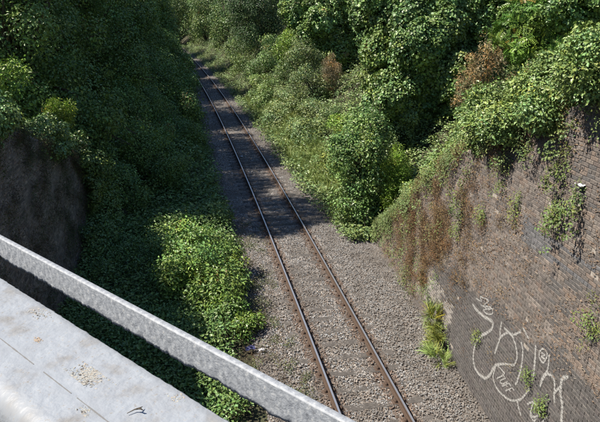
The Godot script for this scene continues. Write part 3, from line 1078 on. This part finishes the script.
func build_ballast() -> void:
	var v := PackedVector3Array()
	var ix := PackedInt32Array()
	var z := 0.0
	var prof := [[-2.7, -0.32], [-2.1, -0.24], [-1.5, -0.2], [0.0, -0.195], [1.6, -0.2], [2.2, -0.225], [3.3, -0.255]]
	var rows := 0
	while z > -180.0:
		for p in prof: v.append(Vector3(xc(z) + p[0], p[1] + rough(p[0] * 3.0 + 50.0, z * 2.0) * 0.06, z))
		rows += 1
		z -= 0.7
	for i in rows - 1:
		for k in prof.size() - 1:
			var a := i * prof.size() + k
			ix.append_array([a, a + prof.size(), a + prof.size() + 1, a, a + prof.size() + 1, a + 1])
	var st := SurfaceTool.new()
	st.create_from(flat_mesh(v, ix), 0)
	st.generate_normals()
	tag(part("ballast_bed", st.commit(), mats.ballast, self), "bed of grey brown crushed stone under the track", "", "", "structure")
	rng.seed = 1234
	var sets := [Copies.new(), Copies.new(), Copies.new(), Copies.new()]
	var pal := [Color(0.262, 0.238, 0.22), Color(0.215, 0.2, 0.188), Color(0.31, 0.287, 0.268), Color(0.15, 0.14, 0.132), Color(0.235, 0.196, 0.168), Color(0.4, 0.382, 0.36)]
	for zone in [[-9.5, -33.0, 760.0, 0.03, 0.055], [-33.0, -62.0, 240.0, 0.05, 0.085], [-62.0, -125.0, 60.0, 0.07, 0.12]]:
		var n := int((zone[0] - zone[1]) * 5.3 * zone[2])
		for i in n:
			var zz := rng.randf_range(zone[1], zone[0])
			var o := rng.randf_range(-2.35, 3.2)
			if o < -1.75 and rng.randf() < (-o - 1.75) * 1.4: continue
			var x := xc(zz) + o
			if zz > -21.8 and x > xw(zz) - 0.02: continue
			var near_rail := minf(absf(o - 0.7525), absf(o + 0.7525))
			if near_rail < 0.075: continue
			var yy := -0.17 if zz > -24.0 else -0.19
			if absf(o) > 1.5: yy -= (absf(o) - 1.5) * 0.045
			yy += bumpy.get_noise_2d(x * 60.0, zz * 60.0) * 0.03
			var s := rng.randf_range(zone[3], zone[4])
			var c: Color = vary(pal[rng.randi() % pal.size()], 0.22) * Color(1.06, 1.08, 1.1)
			if near_rail < 0.28 and rng.randf() < 0.75: c = c.lerp(Color(0.17, 0.1, 0.062), 0.65)
			# oily, older stone beyond the sleeper ends and under passing trains
			if o > 1.25: c = c.lerp(Color(0.18, 0.172, 0.163), 0.4)
			var pn := patchy.get_noise_2d(x * 18.0, zz * 14.0)
			if pn > 0.1: c = c.lerp(Color(0.14, 0.125, 0.11), minf(0.5, pn * 1.6))
			sets[i % 4].add(Basis(rdir(), rng.randf() * TAU) * Basis.from_scale(Vector3.ONE * s), Vector3(x, yy, zz), c)
	for k in 4:
		var o2: MultiMeshInstance3D = sets[k].node(numbered("ballast_stone"), stone_mesh(400 + k), mats.stone)
		add_child(o2)
		tag(o2, ["pinkish grey crushed stone ballast spread along the track", "angular ballast stones heaped between the rails and shoulders", "loose ballast chippings filling the space around the sleepers", "broken granite ballast lying over the sleepers"][k], "ballast", "", "stuff")

# ---------------------------------------------------------------- ground cover
func build_cover() -> void:
	# right bank
	var right := func() -> Variant:
		var z := -22.0 - 125.0 * pow(rng.randf(), 1.5)
		var x := toe_right(z) + rng.randf_range(-0.1, 1.0) * 11.0
		return Vector3(x, ground_at(x, z), z)
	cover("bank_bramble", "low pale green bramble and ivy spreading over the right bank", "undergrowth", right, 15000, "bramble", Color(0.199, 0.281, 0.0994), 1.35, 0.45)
	var rgrass := func() -> Variant:
		var z := rng.randf_range(-60.0, -23.0)
		var x := toe_right(z) + rng.randf_range(-0.45, 1.3)
		return Vector3(x, ground_at(x, z), z)
	cover("bank_grass", "light green grass along the foot of the right bank", "grass", rgrass, 3800, "grass", Color(0.221, 0.292, 0.0795), 1.2, 0.05, "dull_leaf")
	var left := func() -> Variant:
		var z := -24.0 - 120.0 * pow(rng.randf(), 1.6)
		var x := xc(z) - 2.3 - rng.randf() * 13.0
		return Vector3(x, ground_at(x, z), z)
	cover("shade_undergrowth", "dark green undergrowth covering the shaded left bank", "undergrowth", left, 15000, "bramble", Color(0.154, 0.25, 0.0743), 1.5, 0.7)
	var lnear := func() -> Variant:
		var z := rng.randf_range(-26.5, -8.0)
		var x := rng.randf_range(-4.3, 1.15)
		if x > 1.0 - 0.45 * smoothstep(-17.5, -14.5, z) + bumpy.get_noise_2d(z * 20.0, 0.0) * 0.8: return null
		return Vector3(x, ground_at(x, z), z)
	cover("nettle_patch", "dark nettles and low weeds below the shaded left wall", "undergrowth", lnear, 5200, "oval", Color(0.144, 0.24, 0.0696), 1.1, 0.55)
	var lwallt := func() -> Variant:
		var z := rng.randf_range(-27.0, -8.0)
		var x := rng.randf_range(-9.0, -4.1)
		return Vector3(x, ground_at(minf(x, -4.7), z) + 0.05, z)
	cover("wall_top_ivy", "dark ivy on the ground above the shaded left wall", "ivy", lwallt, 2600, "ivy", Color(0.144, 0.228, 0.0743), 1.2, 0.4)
	var rwallt := func() -> Variant:
		var z := rng.randf_range(-22.5, -4.0)
		var x := toe_right(z) + rng.randf() * 7.0
		return Vector3(x, ground_at(x, z), z)
	cover("slope_bramble", "green bramble on the slope behind the sunlit brick wall", "undergrowth", rwallt, 4200, "bramble", Color(0.177, 0.27, 0.0795), 1.0, 0.4)
	# weeds on the stones left of the line
	var weeds := func() -> Variant:
		var z := rng.randf_range(-25.0, -12.0)
		var x := rng.randf_range(0.6, 2.35)
		if patchy.get_noise_2d(x * 30.0, z * 22.0) < 0.02: return null
		return Vector3(x, -0.22, z)
	cover("trackside_weed", "sparse low weeds on the stones left of the rails", "weed", weeds, 900, "small", Color(0.11, 0.13, 0.05), 0.75, 0.06, "dull_leaf")
	var litter := func() -> Variant:
		var z := rng.randf_range(-26.0, -10.0)
		var x := rng.randf_range(0.5, 2.2)
		if patchy.get_noise_2d(x * 22.0 + 70.0, z * 22.0) < -0.02: return null
		return Vector3(x, -0.2, z)
	cover("dry_weed", "dry brown stalks on the stones left of the rails", "weed", litter, 700, "dead", Color(0.2, 0.15, 0.09), 0.6, 0.03, "dead")

# ---------------------------------------------------------------- plants of the right bank
func on_ground(x: float, z: float) -> Vector3: return Vector3(x, ground_at(x, z), z)

# a plant whose crown is given in world axes: centre, radii
func bush(called: String, label: String, category: String, group: String, foot: Vector2, crown: Array, kind: String, col: Color, opt := {}) -> void:
	var at := on_ground(foot.x, foot.y)
	var own := []
	for e in crown: own.append([Vector3(e[0], e[1], e[2]) - at, Vector3(e[3], e[4], e[5])])
	plant(called, label, category, group, at, own, kind, col, opt)

func build_right_plants() -> void:
	var syc := Color(0.161, 0.27, 0.0846)
	var yel := Color(0.221, 0.344, 0.0546)
	var pale := Color(0.199, 0.292, 0.12)
	var gb := "bushes on the right bank"
	var gt := "trees on the right bank"
	bush("sycamore_sapling", "tall leafy young sycamore beside the ballast, in front of the wall's far end", "tree", gt, Vector2(6.75, -23.6), [[6.35, 2.3, -23.9, 1.15, 1.7, 1.2], [6.2, 1.0, -23.4, 0.95, 1.0, 0.9], [6.7, 3.5, -24.5, 1.0, 1.1, 1.0]], "oval", syc, {"density": 22.0, "size": 1.2, "lobes": 16})
	bush("bright_shrub", "small yellow-green shrub against the far end of the brick wall", "shrub", gb, Vector2(7.8, -23.3), [[7.75, 1.9, -23.2, 0.6, 1.2, 0.6], [7.5, 1.1, -22.9, 0.5, 0.7, 0.5]], "narrow", yel, {"density": 30.0})
	bush("sycamore_tree", "large sycamore with broad leaves filling the middle of the right bank", "tree", gt, Vector2(11.2, -29.2), [[10.3, 5.8, -28.2, 2.4, 2.6, 2.2], [9.2, 4.3, -27.4, 1.5, 1.5, 1.4], [11.6, 7.4, -28.5, 2.0, 2.2, 2.0], [9.6, 7.8, -29.4, 2.0, 1.8, 2.0], [12.2, 5.2, -26.8, 1.5, 1.6, 1.4]], "broad", syc, {"density": 21.0, "lobes": 20, "size": 0.82})
	bush("elder_bush", "greyish green elder bush below the large sycamore", "bush", gb, Vector2(9.0, -27.4), [[8.9, 3.0, -27.2, 1.5, 1.3, 1.3], [8.0, 2.2, -26.2, 1.0, 1.0, 1.0]], "oval", pale, {"density": 22.0})
	bush("dead_bush", "rust brown dead bush above the brick wall", "bush", gb, Vector2(10.2, -20.6), [[9.9, 5.6, -20.5, 0.5, 0.8, 0.5], [9.5, 6.3, -20.4, 0.28, 0.65, 0.3], [10.3, 6.5, -20.5, 0.3, 0.6, 0.3], [9.2, 5.3, -20.2, 0.45, 0.3, 0.4], [10.8, 5.9, -20.3, 0.4, 0.35, 0.35], [9.5, 4.6, -20.0, 0.5, 0.3, 0.4], [10.0, 7.0, -20.6, 0.16, 0.4, 0.2], [9.0, 5.9, -20.2, 0.22, 0.4, 0.22]], "narrow", Color(0.42, 0.34, 0.19), {"density": 22.0, "mat": "dead", "fill": 0.5, "girth": 0.03, "lobes": 5})
	bush("ash_sapling", "ash sapling with long feathered leaves behind the brown dead bush", "tree", gt, Vector2(12.0, -20.8), [[11.7, 7.4, -20.8, 1.2, 1.3, 1.1], [12.6, 8.3, -20.6, 1.1, 1.0, 1.0]], "ash", Color(0.177, 0.312, 0.0596), {"density": 14.0})
	bush("maple_tree", "bright leafy tree in the upper right corner", "tree", gt, Vector2(11.8, -15.6), [[11.0, 8.9, -15.2, 1.7, 1.1, 1.5], [9.9, 8.3, -15.4, 1.0, 0.8, 1.0], [12.2, 9.6, -15.5, 1.6, 1.5, 1.5]], "broad", Color(0.166, 0.281, 0.0795), {"density": 20.0, "size": 0.6})
	bush("field_maple", "mid green tree at the top edge between the sycamore and the ash", "tree", gt, Vector2(14.0, -28.5), [[13.6, 8.4, -28.2, 2.0, 1.9, 1.8], [15.2, 8.8, -27.0, 1.9, 1.6, 1.6], [12.9, 9.9, -29.4, 1.8, 1.6, 1.6]], "broad", Color(0.154, 0.265, 0.0743), {"density": 16.0, "size": 0.72})
	bush("lime_tree", "tall bright green tree behind the sycamore at the top centre", "tree", gt, Vector2(11.8, -47.0), [[10.6, 6.6, -46.5, 2.9, 2.6, 2.6], [9.4, 8.6, -47.5, 2.6, 2.3, 2.4], [12.6, 8.8, -46.0, 2.8, 2.6, 2.6]], "broad", Color(0.171, 0.292, 0.0846), {"density": 15.0, "size": 0.95})
	bush("whitebeam_bush", "pale silvery bush beside the small brown dead shrub", "bush", gb, Vector2(8.4, -42.0), [[8.0, 3.2, -42.3, 1.4, 1.5, 1.3], [7.7, 4.8, -44.0, 1.3, 1.4, 1.3]], "oval", Color(0.177, 0.25, 0.0994), {"density": 20.0, "size": 1.15})
	bush("dead_shrub", "small brown withered shrub among the trees at the top centre", "shrub", gb, Vector2(9.3, -42.3), [[9.15, 4.2, -41.6, 0.65, 1.3, 0.6]], "narrow", Color(0.36, 0.29, 0.17), {"density": 16.0, "mat": "dead", "size": 1.1, "girth": 0.03})
	bush("gold_shrub", "yellow-green bush in front of the dark tree", "bush", gb, Vector2(8.8, -56.8), [[8.7, 4.3, -56.8, 1.35, 1.7, 1.3], [9.4, 5.8, -57.6, 1.1, 1.2, 1.1]], "oval", yel, {"density": 16.0, "size": 1.4})
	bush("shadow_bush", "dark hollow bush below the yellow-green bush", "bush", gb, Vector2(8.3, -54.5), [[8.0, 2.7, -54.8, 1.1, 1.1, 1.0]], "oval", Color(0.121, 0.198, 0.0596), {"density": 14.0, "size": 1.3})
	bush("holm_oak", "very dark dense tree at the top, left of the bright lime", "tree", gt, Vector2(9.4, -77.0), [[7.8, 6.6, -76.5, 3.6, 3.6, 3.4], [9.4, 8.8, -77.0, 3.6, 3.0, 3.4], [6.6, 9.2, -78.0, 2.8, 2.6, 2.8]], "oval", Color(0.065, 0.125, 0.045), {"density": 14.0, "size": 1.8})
	bush("pale_thicket", "soft green thicket by the line in front of the dark tree", "bush", gb, Vector2(6.9, -78.0), [[6.0, 2.0, -77.0, 1.8, 1.8, 1.8], [6.6, 3.4, -84.0, 2.2, 2.6, 2.2]], "oval", Color(0.188, 0.292, 0.0994), {"density": 16.0, "size": 1.8})
	bush("hawthorn_bush", "rounded green hawthorn above the pale bramble bank", "bush", gb, Vector2(7.6, -63.0), [[6.9, 2.4, -63.0, 1.8, 1.7, 1.7], [8.2, 3.8, -65.0, 1.7, 1.7, 1.7]], "oval", Color(0.166, 0.27, 0.0891), {"density": 18.0, "size": 1.5})
	bush("far_birch", "light green tree on the right at the far bend of the line", "tree", gt, Vector2(5.9, -105.0), [[5.2, 4.4, -105.5, 2.4, 3.4, 2.4], [6.4, 8.4, -107.0, 2.8, 3.4, 2.8]], "oval", Color(0.154, 0.25, 0.0795), {"density": 16.0, "size": 2.4})
	bush("far_willow", "pale yellow-green tree closing the view beyond the bend", "tree", gt, Vector2(3.2, -126.0), [[2.4, 4.2, -126.0, 2.2, 3.8, 2.2], [3.6, 8.6, -128.0, 3.0, 3.4, 3.0]], "oval", Color(0.177, 0.27, 0.0891), {"density": 16.0, "size": 2.8})
	bush("far_poplar", "hazy green tree behind the point where the rails disappear", "tree", gt, Vector2(-6.0, -150.0), [[-5.0, 4.5, -148.0, 4.5, 4.8, 4.0], [-1.0, 9.0, -152.0, 5.0, 5.0, 4.0], [-9.0, 9.5, -152.0, 5.0, 5.0, 4.0]], "oval", Color(0.133, 0.208, 0.0696), {"density": 14.0, "size": 3.4})
	bush("far_beech", "mid green tree over the right bank near the far bend", "tree", gt, Vector2(9.5, -96.0), [[8.6, 6.6, -95.0, 3.2, 3.2, 3.0], [10.5, 9.0, -94.0, 3.4, 3.2, 3.0]], "oval", Color(0.11, 0.188, 0.0596), {"density": 15.0, "size": 2.4})
	bush("far_sycamore", "leafy tree beyond the bend, right of the vanishing rails", "tree", gt, Vector2(4.0, -141.0), [[2.0, 3.6, -140.0, 3.4, 3.8, 3.0], [4.5, 8.5, -142.0, 4.2, 4.4, 3.6], [-1.5, 9.0, -144.0, 4.0, 4.2, 3.6]], "oval", Color(0.154, 0.24, 0.0795), {"density": 14.0, "size": 3.2})
	bush("far_hedge", "tall dark hedge closing the far end of the cutting", "hedge", gb, Vector2(-4.0, -165.0), [[-14.0, 5.0, -165.0, 8.0, 7.0, 4.0], [-3.0, 6.0, -165.0, 8.0, 7.5, 4.0], [8.0, 7.0, -165.0, 8.0, 8.0, 4.0], [19.0, 9.0, -160.0, 8.0, 8.0, 4.0], [-24.0, 9.0, -160.0, 8.0, 8.0, 4.0]], "oval", Color(0.11, 0.176, 0.0646), {"density": 14.0, "size": 4.0})
	# low mounds on the bank
	bush("bramble_mound", "wide pale green bramble mound in the middle of the right bank", "bramble", "bramble mounds on the right bank", Vector2(7.0, -37.6), [[6.7, 0.9, -37.6, 1.3, 1.0, 2.6], [7.8, 1.9, -38.5, 1.4, 0.9, 2.6]], "bramble", Color(0.199, 0.281, 0.105), {"density": 22.0, "size": 1.1})
	bush("bramble_mound", "pale bramble mound leaning over the ballast, above the wide one", "bramble", "bramble mounds on the right bank", Vector2(6.4, -45.5), [[6.1, 0.6, -45.0, 1.2, 0.9, 2.4], [7.1, 1.5, -46.5, 1.3, 0.9, 2.6]], "bramble", Color(0.211, 0.292, 0.114), {"density": 18.0, "size": 1.2})
	bush("bramble_mound", "bright bramble mound by the line below the rounded hawthorn", "bramble", "bramble mounds on the right bank", Vector2(6.2, -54.0), [[5.8, 0.8, -54.0, 1.2, 1.1, 2.6], [6.5, 1.6, -58.5, 1.3, 1.1, 2.6]], "bramble", Color(0.193, 0.292, 0.0891), {"density": 16.0, "size": 1.4})
	bush("bramble_mound", "grassy green mound between the ballast and the young sycamore", "bramble", "bramble mounds on the right bank", Vector2(7.0, -30.5), [[6.9, 0.7, -30.6, 0.9, 0.7, 2.0], [7.8, 1.5, -31.5, 1.2, 0.9, 2.0]], "small", Color(0.188, 0.27, 0.0696), {"density": 26.0, "size": 1.2, "mat": "dull_leaf"})
	bush("bramble_mound", "yellowish bramble mound just behind the young sycamore", "bramble", "bramble mounds on the right bank", Vector2(8.2, -32.5), [[8.3, 2.2, -32.6, 1.2, 1.0, 1.4]], "bramble", yel, {"density": 20.0})
	# the shrubs along the top of the brick wall
	var top := [
		[7.3, -9.2, 0.75, "first overhanging shrub on the wall top, at the right edge of the picture"],
		[7.4, -10.9, 0.8, "second overhanging shrub on the wall top from the right edge"],
		[7.4, -12.6, 0.8, "third overhanging shrub on the wall top from the right edge"],
		[7.5, -14.2, 0.75, "fourth overhanging shrub on the wall top, below the brown dead bush"],
		[7.95, -15.9, 0.62, "fifth overhanging shrub on the wall top, left of the brown dead bush"],
		[7.95, -17.6, 0.55, "sixth overhanging shrub on the wall top, where the wall drops fastest"],
		[7.75, -19.3, 0.45, "lowest overhanging shrub near the far end of the wall top"]]
	for e in top:
		var h := lerp_table(WALL_TOP, e[1])
		bush("wall_top_shrub", e[3], "shrub", "shrubs along the top of the brick wall", Vector2(e[0], e[1]), [[e[0] - (0.68 if e[1] > -14.0 else 0.38), h + 0.5, e[1], e[2] * 1.05, e[2] * 0.8, 1.2], [e[0] + 1.0, h + 1.25, e[1] + 0.3, e[2] * 1.1, e[2] * 0.85, 1.2]], "bramble", Color(0.211, 0.312, 0.0994), {"density": 40.0, "size": 0.75, "lobes": 16})

# ---------------------------------------------------------------- plants of the left bank
func build_left_plants() -> void:
	var lit := Color(0.181, 0.292, 0.0743)
	var gl := "plants left of the track"
	bush("nettle_bush", "large sunlit light green bush left of the track", "bush", gl, Vector2(-0.3, -19.0), [[-0.15, 0.7, -19.4, 1.3, 1.35, 1.7], [0.25, 0.35, -17.6, 0.85, 0.7, 0.9], [-0.1, 0.3, -21.3, 0.7, 0.6, 0.7], [-1.1, 0.5, -18.6, 0.6, 0.8, 0.8], [0.9, 0.1, -18.6, 0.4, 0.45, 0.7]], "oval", lit, {"density": 25.0, "size": 1.15, "lobes": 16, "vary": 0.36})
	bush("trailing_bush", "low sunlit leafy plant at the near foot of the large light green bush", "bush", gl, Vector2(0.8, -16.6), [[0.6, 0.15, -16.9, 0.55, 0.4, 0.9], [1.05, 0.0, -15.8, 0.4, 0.25, 0.6]], "oval", Color(0.154, 0.25, 0.0497), {"density": 30.0, "size": 0.95})
	var ords := ["first", "second", "third", "fourth", "fifth", "sixth", "seventh", "eighth", "ninth", "tenth", "eleventh", "twelfth"]
	var trees := [[-7.4, -28.0, 4.0], [-9.5, -33.5, 4.2], [-6.6, -37.5, 3.6], [-9.2, -43.5, 4.4], [-6.4, -50.0, 4.0], [-9.8, -57.0, 4.6], [-6.4, -65.0, 4.4], [-8.6, -75.0, 5.0], [-6.6, -87.0, 5.0], [-8.8, -101.0, 5.4], [-9.0, -117.0, 5.4], [-14.0, -133.0, 6.0]]
	for i in trees.size():
		var e: Array = trees[i]
		var x: float = e[0]
		var z: float = e[1]
		var r: float = e[2]
		var far := 1.5 if z > -45.0 else (2.0 if z > -80.0 else 2.8)
		var c := [[x + 0.6, 7.4, z, r * 0.8, r * 0.85, r * 0.8], [x + 1.2, 11.8, z + 0.6, r * 0.75, r * 0.75, r * 0.75], [x + 2.2, 5.0, z + 0.5, r * 0.55, r * 0.6, r * 0.6], [x - 1.2, 11.6, z - 1.0, r * 0.8, r * 0.75, r * 0.8], [x + 0.9, 10.4, z - 3.4, r * 0.72, r * 0.8, r * 0.72]]
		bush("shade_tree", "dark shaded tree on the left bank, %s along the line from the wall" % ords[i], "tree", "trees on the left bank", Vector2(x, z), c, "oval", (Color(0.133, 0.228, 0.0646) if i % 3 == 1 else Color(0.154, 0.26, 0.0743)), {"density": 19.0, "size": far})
	var shrubs := [[-3.4, -27.2, 1.3, 1.1], [-1.6, -30.0, 1.3, 1.2], [-2.6, -33.5, 1.6, 1.9], [-0.9, -37.5, 1.3, 1.2], [-2.4, -42.0, 1.8, 2.0], [-0.8, -47.5, 1.5, 1.5], [-2.2, -54.0, 2.0, 2.2], [-1.0, -62.0, 1.8, 1.8], [-2.0, -71.0, 2.2, 2.4], [-1.9, -82.0, 2.0, 2.2], [-2.9, -95.0, 2.2, 2.6], [-4.4, -110.0, 2.4, 2.6]]
	for i in shrubs.size():
		var e: Array = shrubs[i]
		var far := 1.2 if e[1] > -45.0 else 1.9
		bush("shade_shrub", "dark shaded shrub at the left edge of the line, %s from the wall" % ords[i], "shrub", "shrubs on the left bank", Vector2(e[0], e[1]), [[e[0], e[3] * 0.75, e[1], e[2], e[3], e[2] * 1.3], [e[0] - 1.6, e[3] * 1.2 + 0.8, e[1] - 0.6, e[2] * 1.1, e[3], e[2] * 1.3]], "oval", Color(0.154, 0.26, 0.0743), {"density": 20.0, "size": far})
	# growth on the top of the left wall
	bush("wall_sapling", "young tree above the shaded left wall with a few sunlit yellow-green leaves", "tree", "trees on the left bank", Vector2(-6.6, -19.0), [[-6.4, 7.2, -18.6, 1.0, 1.0, 1.1], [-5.6, 6.6, -20.6, 0.7, 0.6, 0.9]], "oval", Color(0.188, 0.302, 0.0447), {"density": 14.0, "size": 1.2})
	bush("wall_ivy_bush", "dark ivy bush trailing over the top of the shaded left wall", "bush", gl, Vector2(-5.3, -21.5), [[-4.9, 4.5, -21.2, 0.7, 0.7, 2.2], [-4.8, 3.2, -24.4, 0.7, 0.9, 1.6]], "ivy", Color(0.144, 0.24, 0.0743), {"density": 24.0})
	bush("wall_ivy_bush", "dark ivy smothering the far end of the shaded left wall", "bush", gl, Vector2(-4.0, -26.2), [[-3.8, 0.9, -24.6, 0.8, 1.2, 1.6], [-4.1, 2.3, -25.3, 0.7, 1.0, 1.3], [-3.9, 0.4, -22.5, 0.6, 0.8, 1.6]], "ivy", Color(0.144, 0.24, 0.0743), {"density": 24.0})
	bush("bright_sapling", "small yellow-green sapling at the top of the shaded left wall", "tree", "trees on the left bank", Vector2(-5.0, -23.4), [[-4.55, 5.0, -23.2, 0.28, 0.5, 0.35], [-4.9, 5.3, -22.8, 0.25, 0.35, 0.3]], "narrow", Color(0.244, 0.354, 0.0497), {"density": 30.0})
	bush("wall_ivy_bush", "dark ivy bush at the left edge of the picture above the wall", "bush", gl, Vector2(-5.4, -16.5), [[-5.0, 6.2, -16.4, 0.7, 0.6, 2.2]], "ivy", Color(0.144, 0.24, 0.0743), {"density": 24.0})

# ---------------------------------------------------------------- small things
func build_small_things() -> void:
	var fr := wall_frame()
	var gp := "plants rooted in the brick wall"
	rng.seed = 808
	bush("grass_clump", "bright green grass clump at the foot of the graffiti wall", "grass", "", Vector2(6.0, -13.6), [[5.85, -0.15, -13.4, 0.3, 0.16, 0.5], [6.05, -0.1, -14.0, 0.16, 0.5, 0.45], [6.1, 0.35, -14.5, 0.12, 0.55, 0.3]], "grass", Color(0.238, 0.306, 0.0828), {"density": 26.0, "size": 0.75, "mat": "dull_leaf", "lobes": 3, "girth": 0.006})
	var spots := [
		[13.03, 1.8, 0.22, "leafy weed on the wall between the last white graffiti letters"],
		[12.41, 2.0, 0.16, "small weed on the wall beside the middle of the graffiti"],
		[13.95, 3.95, 0.3, "bright green plant on the wall at the right edge of the picture"],
		[12.1, 6.3, 0.34, "hanging plant high on the wall left of the white litter"],
		[12.2, 5.3, 0.3, "green plant on the wall just above the bare blue brick band"],
		[9.9, 5.6, 0.3, "plant hanging near the top of the wall, left of the middle"],
		[10.7, 5.0, 0.22, "yellowish plant on the wall above the left end of the brick band"],
		[9.93, 1.6, 0.15, "tiny weed beside the first graffiti curl"],
		[9.2, 4.2, 0.24, "weed on the wall at the edge of the brown creeper"],
		[7.9, 3.9, 0.4, "green bunch of leaves within the brown creeper"],
		[12.75, 5.8, 0.16, "small plant on the wall under the white litter"]]
	for e in spots:
		var at: Vector3 = fr * Vector3(e[0], e[1], 0.0)
		var r: float = e[2]
		var t := thing("wall_weed", e[3], "weed", at, gp)
		var cp := Copies.new()
		var n := int(55.0 * r)
		for i in n:
			var q := fr.basis * Vector3(rng.randfn() * r * 0.45, rng.randfn() * r * 0.75 - r * 0.3, absf(rng.randfn()) * r * 0.2 + 0.02)
			cp.add(aim(fr.basis.z + Vector3.UP * 0.5 + rdir() * 0.5, rng.randf() * TAU, rng.randf_range(0.45, 0.9)), q, vary(Color(0.177, 0.24, 0.0596), 0.3))
		part("foliage", cp.baked(sprig("small")), mats.dull_leaf, t)
		var st := SurfaceTool.new()
		st.begin(Mesh.PRIMITIVE_TRIANGLES)
		for k in 4:
			var e2 := fr.basis * Vector3(rng.randfn() * r * 0.4, -r * rng.randf_range(0.1, 0.9), r * 0.3)
			tube_into(st, [fr.basis * Vector3(0, 0, -0.02), e2 * 0.5 + fr.basis.z * r * 0.2, e2], [0.006, 0.004, 0.002], 4)
		st.generate_normals()
		part("stem", st.commit(), mats.bark, t)
	for e in [[9.95, 6.1, 0.75, "short ivy strand hanging down the wall below the brown dead bush"], [12.0, 6.9, 1.3, "long ivy strand hanging down the wall left of the white litter"], [12.35, 5.55, 0.95, "ivy strand trailing across the right end of the blue brick band"], [8.05, 4.9, 1.2, "leafy strand hanging at the edge of the brown creeper"], [12.95, 5.85, 0.7, "thin ivy strand hanging below the white litter"], [11.1, 6.5, 0.6, "short ivy strand under the wall top shrubs"]]:
		var t2 := thing("ivy_strand", e[3], "ivy", fr * Vector3(e[0], e[1], 0.0), "ivy strands hanging on the brick wall")
		var cp2 := Copies.new()
		var line := []
		var rad := []
		var wob := rng.randf() * 9.0
		for k in 9:
			var f := k / 8.0
			line.append(fr.basis * Vector3(sin(wob + f * 5.0) * 0.09, -f * e[2], 0.02 + 0.2 * sin(f * PI * 0.8)))
			rad.append(0.008 * (1.1 - f))
		for i in int(e[2] * 13.0):
			var f2 := pow(rng.randf(), 1.2)
			var p: Vector3 = line[int(f2 * 8.0)]
			cp2.add(aim(fr.basis.z + Vector3.UP * 0.3 + rdir() * 0.6, rng.randf() * TAU, rng.randf_range(0.4, 0.75)), p + fr.basis * Vector3(rng.randfn() * 0.09, rng.randfn() * 0.06, absf(rng.randfn()) * 0.06), vary(Color(0.144, 0.208, 0.0596), 0.35))
		var st2 := SurfaceTool.new()
		st2.begin(Mesh.PRIMITIVE_TRIANGLES)
		tube_into(st2, line, rad, 4)
		st2.generate_normals()
		part("stem", st2.commit(), mats.bark, t2)
		part("foliage", cp2.baked(sprig("ivy")), mats.dull_leaf, t2)
	# white litter caught on the wall
	litter_sheet("plastic_bag", "scrap of white plastic caught on the wall near the right edge", "litter", fr * Vector3(12.78, 5.98, 0.05), 0.2, Color(0.72, 0.76, 0.78), fr.basis)
	litter_sheet("blue_bag", "crumpled dark blue bag in the shade left of the rails", "litter", Vector3(1.02, -0.12, -14.75), 0.3, Color(0.03, 0.032, 0.1), Basis.IDENTITY)
	litter_sheet("paper_scrap", "grey scrap of paper beside the dark blue bag", "litter", Vector3(1.32, -0.14, -14.65), 0.17, Color(0.4, 0.4, 0.42), Basis.IDENTITY)
	litter_sheet("white_scrap", "small white scrap lying between the shaded rails", "litter", Vector3(xc(-37.0) - 0.45, -0.12, -37.0), 0.17, Color(0.7, 0.72, 0.74), Basis.IDENTITY)

# a crumpled sheet with thickness
func litter_sheet(called: String, label: String, category: String, at: Vector3, size: float, col: Color, b: Basis) -> void:
	var t := thing(called, label, category, at)
	var g := RandomNumberGenerator.new()
	g.seed = hash(label)
	var st := SurfaceTool.new()
	st.begin(Mesh.PRIMITIVE_TRIANGLES)
	var n := 7
	var grid := []
	for i in n:
		for k in n:
			var u := float(i) / (n - 1) - 0.5
			var w := float(k) / (n - 1) - 0.5
			var edge := 1.0 - 0.25 * g.randf() * smoothstep(0.3, 0.5, maxf(absf(u), absf(w)))
			grid.append(b * Vector3(u * size * edge, (g.randf() - 0.3) * size * 0.28, w * size * edge * 0.75))
	for layer in [0.0, -0.006]:
		for i in n - 1:
			for k in n - 1:
				var a := i * n + k
				var d := Vector3(0, layer, 0)
				for q in [a, a + n, a + n + 1, a, a + n + 1, a + 1]: st.add_vertex(grid[q] + d)
	st.generate_normals()
	var m := mat(0.45, col, false)
	part("sheet", st.commit(), m, t)
